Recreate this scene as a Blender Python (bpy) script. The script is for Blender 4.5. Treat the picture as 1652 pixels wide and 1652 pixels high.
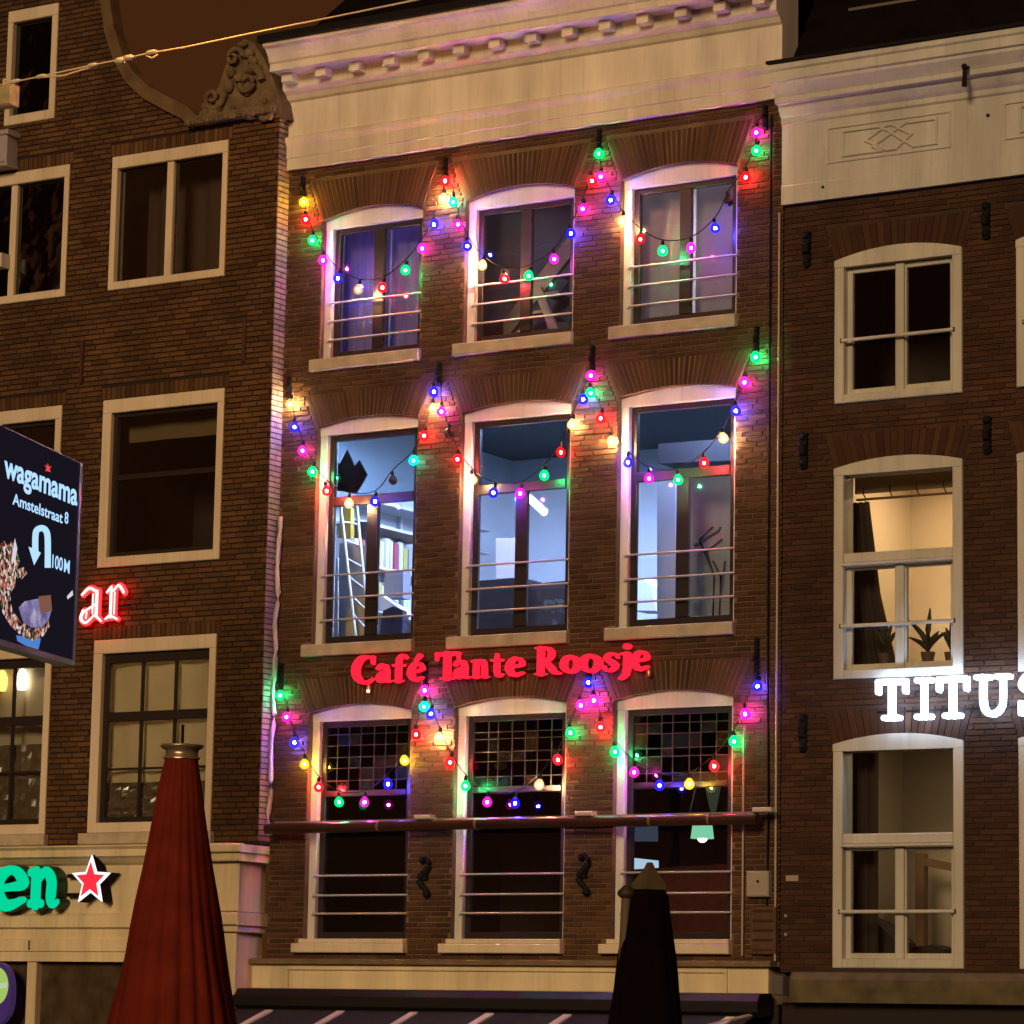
import bpy, math, random
from mathutils import Vector, Matrix
rng = random.Random(7)
for o in list(bpy.data.objects): bpy.data.objects.remove(o)
S = bpy.context.scene
COL = S.collection
# ------------------------------------------------------------------ camera
YAW, PIT, ROLL, FPX = math.radians(31.987), math.radians(8.896), math.radians(1.067), 5357.2
CAM = Vector((17.504, -28.0, 3.3))
FW = Vector((-math.sin(YAW) * math.cos(PIT), math.cos(YAW) * math.cos(PIT), math.sin(PIT)))
RT = FW.cross(Vector((0, 0, 1))).normalized()
UP = RT.cross(FW)
RT, UP = math.cos(ROLL) * RT + math.sin(ROLL) * UP, -math.sin(ROLL) * RT + math.cos(ROLL) * UP
cd = bpy.data.cameras.new('camera')
cam = bpy.data.objects.new('camera', cd)
COL.objects.link(cam)
cd.sensor_width = 36
cd.lens = 36 * FPX / 1652
cd.clip_end = 2000
cam.matrix_world = Matrix(((RT.x, UP.x, -FW.x, CAM.x), (RT.y, UP.y, -FW.y, CAM.y), (RT.z, UP.z, -FW.z, CAM.z), (0, 0, 0, 1)))
S.camera = cam
# ------------------------------------------------------------------ world, sun, exposure (night)
w = bpy.data.worlds.new('World')
S.world = w
w.use_nodes = True
nt = w.node_tree
bg = nt.nodes['Background']
sky = nt.nodes.new('ShaderNodeTexSky')
sky.sky_type = 'NISHITA'
sky.sun_disc = False
SUN_EL, SUN_AZ = math.radians(17), math.radians(12)      # azimuth to the right of the facade's normal
sky.sun_elevation = SUN_EL
sky.sun_rotation = math.pi - SUN_AZ
sky.air_density = 1.0
mul = nt.nodes.new('ShaderNodeMixRGB')
mul.blend_type = 'MIX'
mul.inputs['Fac'].default_value = 0.9997                   # the glow of the city drowns the night sky
mul.inputs['Color2'].default_value = (0.062, 0.0185, 0.0040, 1)
nt.links.new(sky.outputs['Color'], mul.inputs['Color1'])
nt.links.new(mul.outputs['Color'], bg.inputs['Color'])
bg.inputs['Strength'].default_value = 0.85
sl = bpy.data.lights.new('street_light_sun', 'SUN')
sl.energy = 1.75
sl.color = (1.0, 0.70, 0.40)
sl.angle = math.radians(14)
so = bpy.data.objects.new('street_light_sun', sl)
COL.objects.link(so)
sd = Vector((math.sin(SUN_AZ) * math.cos(SUN_EL), -math.cos(SUN_AZ) * math.cos(SUN_EL), math.sin(SUN_EL)))
so.location = sd * 60
so.rotation_euler = sd.to_track_quat('Z', 'Y').to_euler()
S.view_settings.view_transform = 'Standard'
S.view_settings.look = 'None'
S.view_settings.gamma = 1
S.view_settings.exposure = 0
S.render.engine = 'CYCLES'
S.cycles.use_denoising = True
S.cycles.max_bounces = 5
S.cycles.transparent_max_bounces = 20
S.cycles.sample_clamp_indirect = 3
S.cycles.caustics_reflective = False
S.cycles.caustics_refractive = False


def ray(px, py):
    return FW + (px - 826) / FPX * RT - (py - 826) / FPX * UP


def U(px, py, Y=0.0):                                     # a point of the photograph brought to the vertical plane y = Y
    d = ray(px, py)
    return CAM + d * ((Y - CAM.y) / d.y)


# ------------------------------------------------------------------ materials
MATS = {}


def mat(name, col=(.5, .5, .5), rough=.6, emit=None, estr=1, metal=0, noise=0, nscale=8, bump=0, spec=.4, transl=0, streak=False):
    if name in MATS: return MATS[name]
    m = bpy.data.materials.new(name)
    m.use_nodes = True
    t = m.node_tree
    b = t.nodes['Principled BSDF']
    b.inputs['Base Color'].default_value = (*col, 1)
    b.inputs['Roughness'].default_value = rough
    b.inputs['Metallic'].default_value = metal
    b.inputs['Specular IOR Level'].default_value = spec
    if noise or bump:
        g = t.nodes.new('ShaderNodeNewGeometry')
        n = t.nodes.new('ShaderNodeTexNoise')
        n.inputs['Scale'].default_value = nscale
        n.inputs['Detail'].default_value = 6
        mp = t.nodes.new('ShaderNodeMapping')
        mp.inputs['Scale'].default_value = (1, 1, .22) if streak else (1, 1, 1)
        t.links.new(g.outputs['Position'], mp.inputs['Vector'])
        t.links.new(mp.outputs[0], n.inputs['Vector'])
        if noise:
            r = t.nodes.new('ShaderNodeValToRGB')
            r.color_ramp.elements[0].position = .3
            r.color_ramp.elements[1].position = .7
            r.color_ramp.elements[0].color = (*[c * (1 - noise) for c in col], 1)
            r.color_ramp.elements[1].color = (*[min(1, c * (1 + noise * .4)) for c in col], 1)
            t.links.new(n.outputs['Fac'], r.inputs['Fac'])
            t.links.new(r.outputs['Color'], b.inputs['Base Color'])
            if streak:
                m3, n3, r3, x3 = (t.nodes.new(k) for k in ('ShaderNodeMapping', 'ShaderNodeTexNoise', 'ShaderNodeMapRange', 'ShaderNodeMixRGB'))
                m3.inputs['Scale'].default_value = (22, 22, 1.1)
                n3.inputs['Scale'].default_value = 1
                n3.inputs['Detail'].default_value = 4
                r3.inputs[1].default_value, r3.inputs[2].default_value, r3.inputs[3].default_value, r3.inputs[4].default_value = .52, .74, 1, .86
                x3.blend_type = 'MULTIPLY'
                x3.inputs['Fac'].default_value = 1
                t.links.new(g.outputs['Position'], m3.inputs['Vector'])
                t.links.new(m3.outputs[0], n3.inputs['Vector'])
                t.links.new(n3.outputs['Fac'], r3.inputs[0])
                t.links.new(r.outputs['Color'], x3.inputs['Color1'])
                t.links.new(r3.outputs[0], x3.inputs['Color2'])
                t.links.new(x3.outputs[0], b.inputs['Base Color'])
        if bump:
            n2 = t.nodes.new('ShaderNodeTexNoise')
            n2.inputs['Scale'].default_value = nscale * 6
            t.links.new(g.outputs['Position'], n2.inputs['Vector'])
            bp = t.nodes.new('ShaderNodeBump')
            bp.inputs['Strength'].default_value = bump
            bp.inputs['Distance'].default_value = .01
            t.links.new(n2.outputs['Fac'], bp.inputs['Height'])
            t.links.new(bp.outputs['Normal'], b.inputs['Normal'])
    if emit:
        b.inputs['Emission Color'].default_value = (*emit, 1)
        b.inputs['Emission Strength'].default_value = estr
    if transl:
        tr = t.nodes.new('ShaderNodeBsdfTranslucent')
        tr.inputs['Color'].default_value = (*col, 1)
        mx = t.nodes.new('ShaderNodeMixShader')
        mx.inputs['Fac'].default_value = transl
        t.links.new(b.outputs[0], mx.inputs[1])
        t.links.new(tr.outputs[0], mx.inputs[2])
        t.links.new(mx.outputs[0], t.nodes['Material Output'].inputs['Surface'])
    MATS[name] = m
    return m


def vary(t, e, s):                                         # no two lamps burn alike
    oi = t.nodes.new('ShaderNodeObjectInfo')
    mr = t.nodes.new('ShaderNodeMapRange')
    mr.inputs[3].default_value = .55 * s
    mr.inputs[4].default_value = 1.35 * s
    t.links.new(oi.outputs['Random'], mr.inputs[0])
    t.links.new(mr.outputs[0], e.inputs['Strength'])


def glow(name, col, s):
    if name in MATS: return MATS[name]
    m = bpy.data.materials.new(name)
    m.use_nodes = True
    t = m.node_tree
    t.nodes.remove(t.nodes['Principled BSDF'])
    e = t.nodes.new('ShaderNodeEmission')
    e.inputs['Color'].default_value = (*col, 1)
    e.inputs['Strength'].default_value = s
    if name.startswith('filament'): vary(t, e, s)
    t.links.new(e.outputs[0], t.nodes['Material Output'].inputs['Surface'])
    MATS[name] = m
    return m


def glass(name='window_glass', tint=(.93, .95, .95), refl=1.0):
    if name in MATS: return MATS[name]
    m = bpy.data.materials.new(name)
    m.use_nodes = True
    t = m.node_tree
    t.nodes.remove(t.nodes['Principled BSDF'])
    tr = t.nodes.new('ShaderNodeBsdfTransparent')
    tr.inputs['Color'].default_value = (*tint, 1)
    gl = t.nodes.new('ShaderNodeBsdfGlossy')
    gl.inputs['Roughness'].default_value = .015
    fr = t.nodes.new('ShaderNodeFresnel')
    fr.inputs['IOR'].default_value = 1.5
    mm = t.nodes.new('ShaderNodeMath')
    mm.operation = 'MULTIPLY'
    mm.inputs[1].default_value = refl
    mx = t.nodes.new('ShaderNodeMixShader')
    # old panes are never quite flat
    g = t.nodes.new('ShaderNodeNewGeometry')
    n = t.nodes.new('ShaderNodeTexNoise')
    n.inputs['Scale'].default_value = 3
    bp = t.nodes.new('ShaderNodeBump')
    bp.inputs['Strength'].default_value = .08
    bp.inputs['Distance'].default_value = .02
    t.links.new(g.outputs['Position'], n.inputs['Vector'])
    t.links.new(n.outputs['Fac'], bp.inputs['Height'])
    t.links.new(bp.outputs['Normal'], gl.inputs['Normal'])
    t.links.new(fr.outputs[0], mm.inputs[0])
    t.links.new(mm.outputs[0], mx.inputs[0])
    t.links.new(tr.outputs[0], mx.inputs[1])
    t.links.new(gl.outputs[0], mx.inputs[2])
    t.links.new(mx.outputs[0], t.nodes['Material Output'].inputs['Surface'])
    MATS[name] = m
    return m


def brick_mat(name, tones):
    m = bpy.data.materials.new(name)
    m.use_nodes = True
    t = m.node_tree
    b = t.nodes['Principled BSDF']
    b.inputs['Roughness'].default_value = .8
    b.inputs['Specular IOR Level'].default_value = .25
    g = t.nodes.new('ShaderNodeNewGeometry')
    oi = t.nodes.new('ShaderNodeObjectInfo')
    ad = t.nodes.new('ShaderNodeMath')
    ad.operation = 'ADD'
    fr = t.nodes.new('ShaderNodeMath')
    fr.operation = 'FRACT'
    t.links.new(g.outputs['Random Per Island'], ad.inputs[0])
    t.links.new(oi.outputs['Random'], ad.inputs[1])
    t.links.new(ad.outputs[0], fr.inputs[0])
    r = t.nodes.new('ShaderNodeValToRGB')
    r.color_ramp.interpolation = 'LINEAR'
    e = r.color_ramp.elements
    e[0].position = 0
    e[0].color = (*tones[0], 1)
    e[1].position = 1
    e[1].color = (*tones[-1], 1)
    for i, c in enumerate(tones[1:-1]):
        x = e.new((i + 1) / (len(tones) - 1))
        x.color = (*c, 1)
    t.links.new(fr.outputs[0], r.inputs['Fac'])
    n = t.nodes.new('ShaderNodeTexNoise')
    n.inputs['Scale'].default_value = 1.3
    n.inputs['Detail'].default_value = 7
    mp = t.nodes.new('ShaderNodeMapping')
    mp.inputs['Scale'].default_value = (1.4, 1, .45)
    t.links.new(g.outputs['Position'], mp.inputs['Vector'])
    t.links.new(mp.outputs[0], n.inputs['Vector'])
    mr = t.nodes.new('ShaderNodeMapRange')
    mr.inputs[1].default_value = .3
    mr.inputs[2].default_value = .7
    mr.inputs[3].default_value = .66
    mr.inputs[4].default_value = 1.24
    t.links.new(n.outputs['Fac'], mr.inputs[0])
    mu = t.nodes.new('ShaderNodeMixRGB')
    mu.blend_type = 'MULTIPLY'
    mu.inputs['Fac'].default_value = 1
    t.links.new(r.outputs['Color'], mu.inputs['Color1'])
    t.links.new(mr.outputs[0], mu.inputs['Color2'])
    t.links.new(mu.outputs[0], b.inputs['Base Color'])
    n2 = t.nodes.new('ShaderNodeTexNoise')
    n2.inputs['Scale'].default_value = 45
    t.links.new(g.outputs['Position'], n2.inputs['Vector'])
    bp = t.nodes.new('ShaderNodeBump')
    bp.inputs['Strength'].default_value = .5
    bp.inputs['Distance'].default_value = .006
    t.links.new(n2.outputs['Fac'], bp.inputs['Height'])
    t.links.new(bp.outputs['Normal'], b.inputs['Normal'])
    return m


M_BRICK_C = brick_mat('cafe_brick', [(.044, .0185, .0068), (.066, .0295, .0105), (.092, .0435, .015), (.053, .0225, .0082)])
M_BRICK_L = brick_mat('left_brick', [(.060, .0265, .0100), (.090, .042, .0150), (.120, .058, .021), (.072, .032, .0118)])
M_BRICK_R = brick_mat('right_brick', [(.036, .013, .006), (.052, .020, .0085), (.070, .029, .012), (.042, .016, .0065)])
M_MORT_C = mat('cafe_mortar', (.175, .108, .060), .9, noise=.5, nscale=3)
M_MORT_L = mat('left_mortar', (.022, .011, .007), .9, noise=.3, nscale=3)
M_MORT_R = mat('right_mortar', (.052, .029, .018), .9, noise=.35, nscale=3)
M_WHITE = mat('white_paint', (.64, .60, .54), .45, noise=.2, nscale=3, bump=.06, streak=True)
M_WHITE_L = mat('cream_frame_paint', (.70, .58, .42), .45, noise=.16, nscale=3, bump=.05, streak=True)
M_CREAM = mat('cream_wood_paint', (.76, .62, .38), .5, noise=.24, nscale=3, bump=.06, streak=True)
M_CORN = mat('cornice_paint', (.72, .65, .56), .5, noise=.30, nscale=2.4, bump=.08, streak=True)
M_CORN_R = mat('grey_cornice_paint', (.53, .51, .46), .5, noise=.28, nscale=2.4, bump=.08, streak=True)
M_FRAME_R = mat('grey_white_frame_paint', (.54, .51, .43), .45, noise=.22, nscale=3, bump=.05, streak=True)
M_SILL = mat('sill_stone', (.46, .38, .27), .7, noise=.25, nscale=6, bump=.2)
M_STONE = mat('sandstone', (.15, .105, .055), .9, noise=.45, nscale=7, bump=.5)
M_DARK = mat('dark_joinery', (.022, .014, .012), .4)
M_BLACK = mat('black_iron', (.007, .006, .006), .7, noise=.3, nscale=20, spec=.15)
M_BAR = mat('rail_steel', (.50, .47, .45), .4, metal=.3)
M_GLASS = glass()
M_GLASS_T = glass('leaded_glass', (.55, .5, .45))
M_GLASS_D = glass('tinted_transom_glass', (.52, .58, .60))  # tint darkens the view through the upper office panes
M_ROOF = mat('dark_roof_tile', (.007, .0045, .004), .9, noise=.4, nscale=4, spec=.05)


# ------------------------------------------------------------------ mesh helpers
class MB:
    def __init__(s): s.v, s.f, s.sm = [], [], []

    def add(s, vs, fs, smooth=False):
        n = len(s.v)
        s.v += [tuple(p) for p in vs]
        s.f += [[i + n for i in f] for f in fs]
        s.sm += [smooth] * len(fs)
        return s

    def box(s, x0, x1, y0, y1, z0, z1):
        return s.add([(x, y, z) for z in (z0, z1) for y in (y0, y1) for x in (x0, x1)],
                     [(0, 2, 3, 1), (4, 5, 7, 6), (0, 1, 5, 4), (2, 6, 7, 3), (0, 4, 6, 2), (1, 3, 7, 5)])

    def bbox(s, x0, x1, y0, y1, z0, z1, b=.006):           # a box with its front edges chamfered
        vs = [(x0 + b, y0, z0 + b), (x1 - b, y0, z0 + b), (x1 - b, y0, z1 - b), (x0 + b, y0, z1 - b),
              (x0, y0 + b, z0), (x1, y0 + b, z0), (x1, y0 + b, z1), (x0, y0 + b, z1),
              (x0, y1, z0), (x1, y1, z0), (x1, y1, z1), (x0, y1, z1)]
        fs = [(0, 1, 2, 3), (8, 11, 10, 9)]
        for k in (0, 4):
            for i in range(4):
                j = (i + 1) % 4
                fs.append((k + i, k + 4 + i, k + 4 + j, k + j))
        return s.add(vs, fs)

    def prism(s, poly, y0, y1):                            # polygon in x, z pushed from y0 to y1
        n = len(poly)
        vs = [(x, y0, z) for x, z in poly] + [(x, y1, z) for x, z in poly]
        fs = [list(range(n)), list(range(2 * n - 1, n - 1, -1))]
        fs += [(i, i + n, (i + 1) % n + n, (i + 1) % n) for i in range(n)]
        return s.add(vs, fs)

    def xprism(s, prof, x0, x1):                           # profile in y, z pushed along x
        n = len(prof)
        vs = [(x0, y, z) for y, z in prof] + [(x1, y, z) for y, z in prof]
        fs = [list(range(n - 1, -1, -1)), list(range(n, 2 * n))]
        fs += [(i, (i + 1) % n, (i + 1) % n + n, i + n) for i in range(n)]
        return s.add(vs, fs)

    def tube(s, pts, r, n=8, cap=True):
        pts = [Vector(p) for p in pts]
        rs = r if isinstance(r, (list, tuple)) else [r] * len(pts)
        vs, fs = [], []
        for i, p in enumerate(pts):
            d = (pts[min(i + 1, len(pts) - 1)] - pts[max(i - 1, 0)]).normalized()
            a = d.cross(Vector((0, 0, 1)))
            if a.length < 1e-3: a = d.cross(Vector((1, 0, 0)))
            a.normalize()
            b = d.cross(a)
            for k in range(n):
                t = 2 * math.pi * k / n
                vs.append(p + rs[i] * (math.cos(t) * a + math.sin(t) * b))
        for i in range(len(pts) - 1):
            for k in range(n):
                k2 = (k + 1) % n
                fs.append((i * n + k, i * n + k2, (i + 1) * n + k2, (i + 1) * n + k))
        s.add(vs, fs, True)
        if cap:
            s.add(vs[:n], [list(range(n - 1, -1, -1))])
            s.add(vs[-n:], [list(range(n))])
        return s

    def lathe(s, prof, c=(0, 0, 0), n=16, smooth=True, fold=None):   # prof of (radius, z)
        vs, fs = [], []
        for j, (r, z) in enumerate(prof):
            for k in range(n):
                t = 2 * math.pi * k / n
                q = r * (fold(t, j / (len(prof) - 1)) if fold else 1)
                vs.append((c[0] + q * math.cos(t), c[1] + q * math.sin(t), c[2] + z))
        for j in range(len(prof) - 1):
            for k in range(n):
                k2 = (k + 1) % n
                fs.append((j * n + k, j * n + k2, (j + 1) * n + k2, (j + 1) * n + k))
        s.add(vs, fs, smooth)
        s.add(vs[:n], [list(range(n - 1, -1, -1))])
        s.add(vs[-n:], [list(range(n))])
        return s

    def ball(s, c, r, n=8, m=6, sc=(1, 1, 1)):
        vs, fs = [], []
        for j in range(m + 1):
            a = math.pi * j / m
            for k in range(n):
                t = 2 * math.pi * k / n
                vs.append((c[0] + r * sc[0] * math.sin(a) * math.cos(t), c[1] + r * sc[1] * math.sin(a) * math.sin(t), c[2] - r * sc[2] * math.cos(a)))
        for j in range(m):
            for k in range(n):
                k2 = (k + 1) % n
                fs.append((j * n + k, j * n + k2, (j + 1) * n + k2, (j + 1) * n + k))
        return s.add(vs, fs, True)

    def mesh(s, name, m):
        me = bpy.data.meshes.new(name)
        me.from_pydata(s.v, [], s.f)
        me.polygons.foreach_set('use_smooth', s.sm)
        if m: me.materials.append(m)
        me.update()
        return me

    def build(s, name, m, parent=None):
        return place(name, s.mesh(name, m), parent)


ORI = {}


def place(name, me, parent=None, loc=(0, 0, 0)):           # loc in world coordinates
    o = bpy.data.objects.new(name, me)
    COL.objects.link(o)
    loc = Vector(loc)
    ORI[o] = loc
    if parent:
        o.parent = parent
        o.location = loc - ORI[parent]
    else:
        o.location = loc
    return o


def thing(name, label, cat, loc=(0, 0, 0), group=None):
    o = place(name, None, None, loc)
    o.empty_display_size = .1
    return tag(o, label, cat, group)


def tag(o, label, cat=None, group=None, kind=None):
    if label: o['label'] = label
    if cat: o['category'] = cat
    if group: o['group'] = group
    if kind: o['kind'] = kind
    return o


def cells_wall(x0, x1, z0, z1, holes, y0, y1):             # a slab with rectangular openings, only its real faces
    xs = sorted({x0, x1, *[h[0] for h in holes], *[h[1] for h in holes]})
    zs = sorted({z0, z1, *[h[2] for h in holes], *[h[3] for h in holes]})
    xs = [x for x in xs if x0 <= x <= x1]
    zs = [z for z in zs if z0 <= z <= z1]
    nx, nz = len(xs) - 1, len(zs) - 1

    def solid(i, k):
        if not (0 <= i < nx and 0 <= k < nz): return False
        cx, cz = (xs[i] + xs[i + 1]) / 2, (zs[k] + zs[k + 1]) / 2
        return not any(h[0] < cx < h[1] and h[2] < cz < h[3] for h in holes)
    m = MB()
    for i in range(nx):
        for k in range(nz):
            if not solid(i, k): continue
            a, b, c, d = xs[i], xs[i + 1], zs[k], zs[k + 1]
            m.add([(a, y0, c), (b, y0, c), (b, y0, d), (a, y0, d)], [(0, 1, 2, 3)])
            m.add([(a, y1, c), (a, y1, d), (b, y1, d), (b, y1, c)], [(0, 1, 2, 3)])
            if not solid(i - 1, k): m.add([(a, y0, c), (a, y0, d), (a, y1, d), (a, y1, c)], [(0, 1, 2, 3)])
            if not solid(i + 1, k): m.add([(b, y0, c), (b, y1, c), (b, y1, d), (b, y0, d)], [(0, 1, 2, 3)])
            if not solid(i, k - 1): m.add([(a, y0, c), (a, y1, c), (b, y1, c), (b, y0, c)], [(0, 1, 2, 3)])
            if not solid(i, k + 1): m.add([(a, y0, d), (b, y0, d), (b, y1, d), (a, y1, d)], [(0, 1, 2, 3)])
    return m


def brick_poly(mb, bl, br, tr, tl, y, depth=.03, c=.003):  # one brick: front face a little smaller than its back
    cx = (bl[0] + br[0] + tr[0] + tl[0]) / 4
    cz = (bl[1] + br[1] + tr[1] + tl[1]) / 4
    fr = []
    for p in (bl, br, tr, tl):
        dx, dz = cx - p[0], cz - p[1]
        fr.append((p[0] + math.copysign(c, dx), y, p[1] + math.copysign(c, dz)))
    bk = [(p[0], y + .006, p[1]) for p in (bl, br, tr, tl)]
    dp = [(p[0], y + depth, p[1]) for p in (bl, br, tr, tl)]
    mb.add(fr + bk + dp, [(0, 1, 2, 3)] + [(i, i + 4, (i + 1) % 4 + 4, (i + 1) % 4) for i in range(4)] + [(i + 4, i + 8, (i + 1) % 4 + 8, (i + 1) % 4 + 4) for i in range(4)])


def lay(xa, xb, za, zb, course, length, excl, joint=.011):
    out = []
    row = 0
    z = za
    while z < zb - .02:
        zt = min(z + course - joint, zb)
        zc = (z + zt) / 2
        free = [(xa(zc) if callable(xa) else xa, xb(zc) if callable(xb) else xb)]
        for a, b in excl(zc):
            nf = []
            for p, q in free:
                if b <= p or a >= q: nf.append((p, q)); continue
                if a > p: nf.append((p, a - .004))
                if b < q: nf.append((b + .004, q))
            free = nf
        off = (row % 2) * length / 2 + (row % 4 > 1) * .06
        for p, q in free:
            k = math.floor((p - off) / length)
            x = off + k * length
            while x < q:
                a, b = max(x, p), min(x + length - joint, q)
                if b - a > .028: out.append((a, b, z, zt, b - a > length * .93))
                x += length
        z += course
        row += 1
    return out


def brickwork(root, bricks, material, yf, name_field='brick_field', n_single=300, skip=None):
    full = [b for b in bricks if b[4] and not (skip and skip(b))]
    full = [b for b in full if 0 < proj((b[0], yf, b[2]))[0] < 1652 and 0 < proj((b[0], yf, b[2]))[1] < 1640]
    full.sort(key=lambda b: (Vector(((b[0] + b[1]) / 2, yf, b[2])) - CAM).length)
    single = set(id(b) for b in full[:n_single])
    mb = MB()
    shared = {}
    for b in bricks:
        y = yf + rng.uniform(-.0025, .0025)
        if id(b) in single:
            L, H = round(b[1] - b[0], 3), round(b[3] - b[2], 3)
            if (L, H) not in shared:
                q = MB()
                brick_poly(q, (-L / 2, 0), (L / 2, 0), (L / 2, H), (-L / 2, H), 0)
                shared[(L, H)] = q.mesh('brick', material)
            place('brick', shared[(L, H)], root, ((b[0] + b[1]) / 2, y, b[2]))
        else:
            e = rng.uniform(-.0015, .0015)
            brick_poly(mb, (b[0], b[2] + e), (b[1], b[2] + e), (b[1], b[3] + e), (b[0], b[3] + e), y)
    f = mb.build(name_field, material, root)
    f['kind'] = 'stuff'
    return f


def proj(p):
    d = Vector(p) - CAM
    z = d.dot(FW)
    return 826 + FPX * d.dot(RT) / z, 826 - FPX * d.dot(UP) / z


def arc(x, x0, x1, zs, zm):
    return zs + (zm - zs) * (1 - ((x - (x0 + x1) / 2) / ((x1 - x0) / 2)) ** 2)


# ------------------------------------------------------------------ ground
g = MB().box(-300, 300, -300, 300, -.5, 0).build('ground', mat('paving', (.07, .06, .05), .85, noise=.4, nscale=2))
tag(g, None, kind='structure')

# ================================================================== the cafe house in the middle
CX0, CX1, CTOP = -2.87, 3.055, 12.35
cafe = thing('townhouse', 'middle brick house with white cornice, nine arched windows and coloured bulb strings', 'house', (0.1, 0, 0))
BAYS = [(-2.415, -1.15), (-.618, .686), (1.232, 2.545)]
ROWS = [(10.255, 11.755, 11.852, 12.205), (7.235, 9.53, 9.605, 9.90), (4.19, 6.52, 6.602, 6.90)]   # sill top, spring, crown, top of the arch bricks
holes = [(a, b, r[0], r[2]) for a, b in BAYS for r in ROWS]
cells_wall(CX0, CX1, 3.95, CTOP, holes, .012, .3).build('wall', M_MORT_C, cafe)


def fan_x(z, r): return .17 * max(0, (z - r[1] + .02) / (r[3] - r[1])) ** .8


def cafe_excl(z):
    out = []
    for a, b in BAYS:
        for r in ROWS:
            if r[0] - .13 < z < r[0]: out.append((a - .11, b + .02))
            elif r[0] <= z < r[1]: out.append((a, b))
            elif r[1] <= z < r[3] + .004:
                f = fan_x(z, r)
                out.append((a - f - .006, b + f + .006))
    return out


bl = lay(CX0, CX1, 4.0, CTOP - .02, .0535, .215, cafe_excl)
brickwork(cafe, bl, M_BRICK_C, 0.0)
for a, b in BAYS:                                          # the arches: tall bricks on end fanning out over each window
    for r in ROWS:
        n = 27
        ap = MB()
        pts = [(a + (b - a) * i / 12, arc(a + (b - a) * i / 12, a, b, r[1], r[2])) for i in range(13)]
        ap.prism(pts + [(b + .001, r[2] + .02), (b + .160, r[3] - .016), (a - .160, r[3] - .016), (a - .001, r[2] + .02)], .0055, .298).build('arch_mortar', M_MORT_C, cafe)
        for i in range(n):
            u0, u1 = i / n, (i + 1) / n
            q = MB()
            xb0, xb1 = a + (b - a) * u0 + .006, a + (b - a) * u1 - .006
            xt0, xt1 = a - .17 + (b - a + .34) * u0 + .0085, a - .17 + (b - a + .34) * u1 - .0085
            brick_poly(q, (xb0, arc(xb0, a, b, r[1], r[2])), (xb1, arc(xb1, a, b, r[1], r[2])), (xt1, r[3] - .012), (xt0, r[3] - .012),
                       rng.uniform(-.003, .003), depth=.15)
            q.build('arch_brick', M_BRICK_C, cafe)


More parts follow.
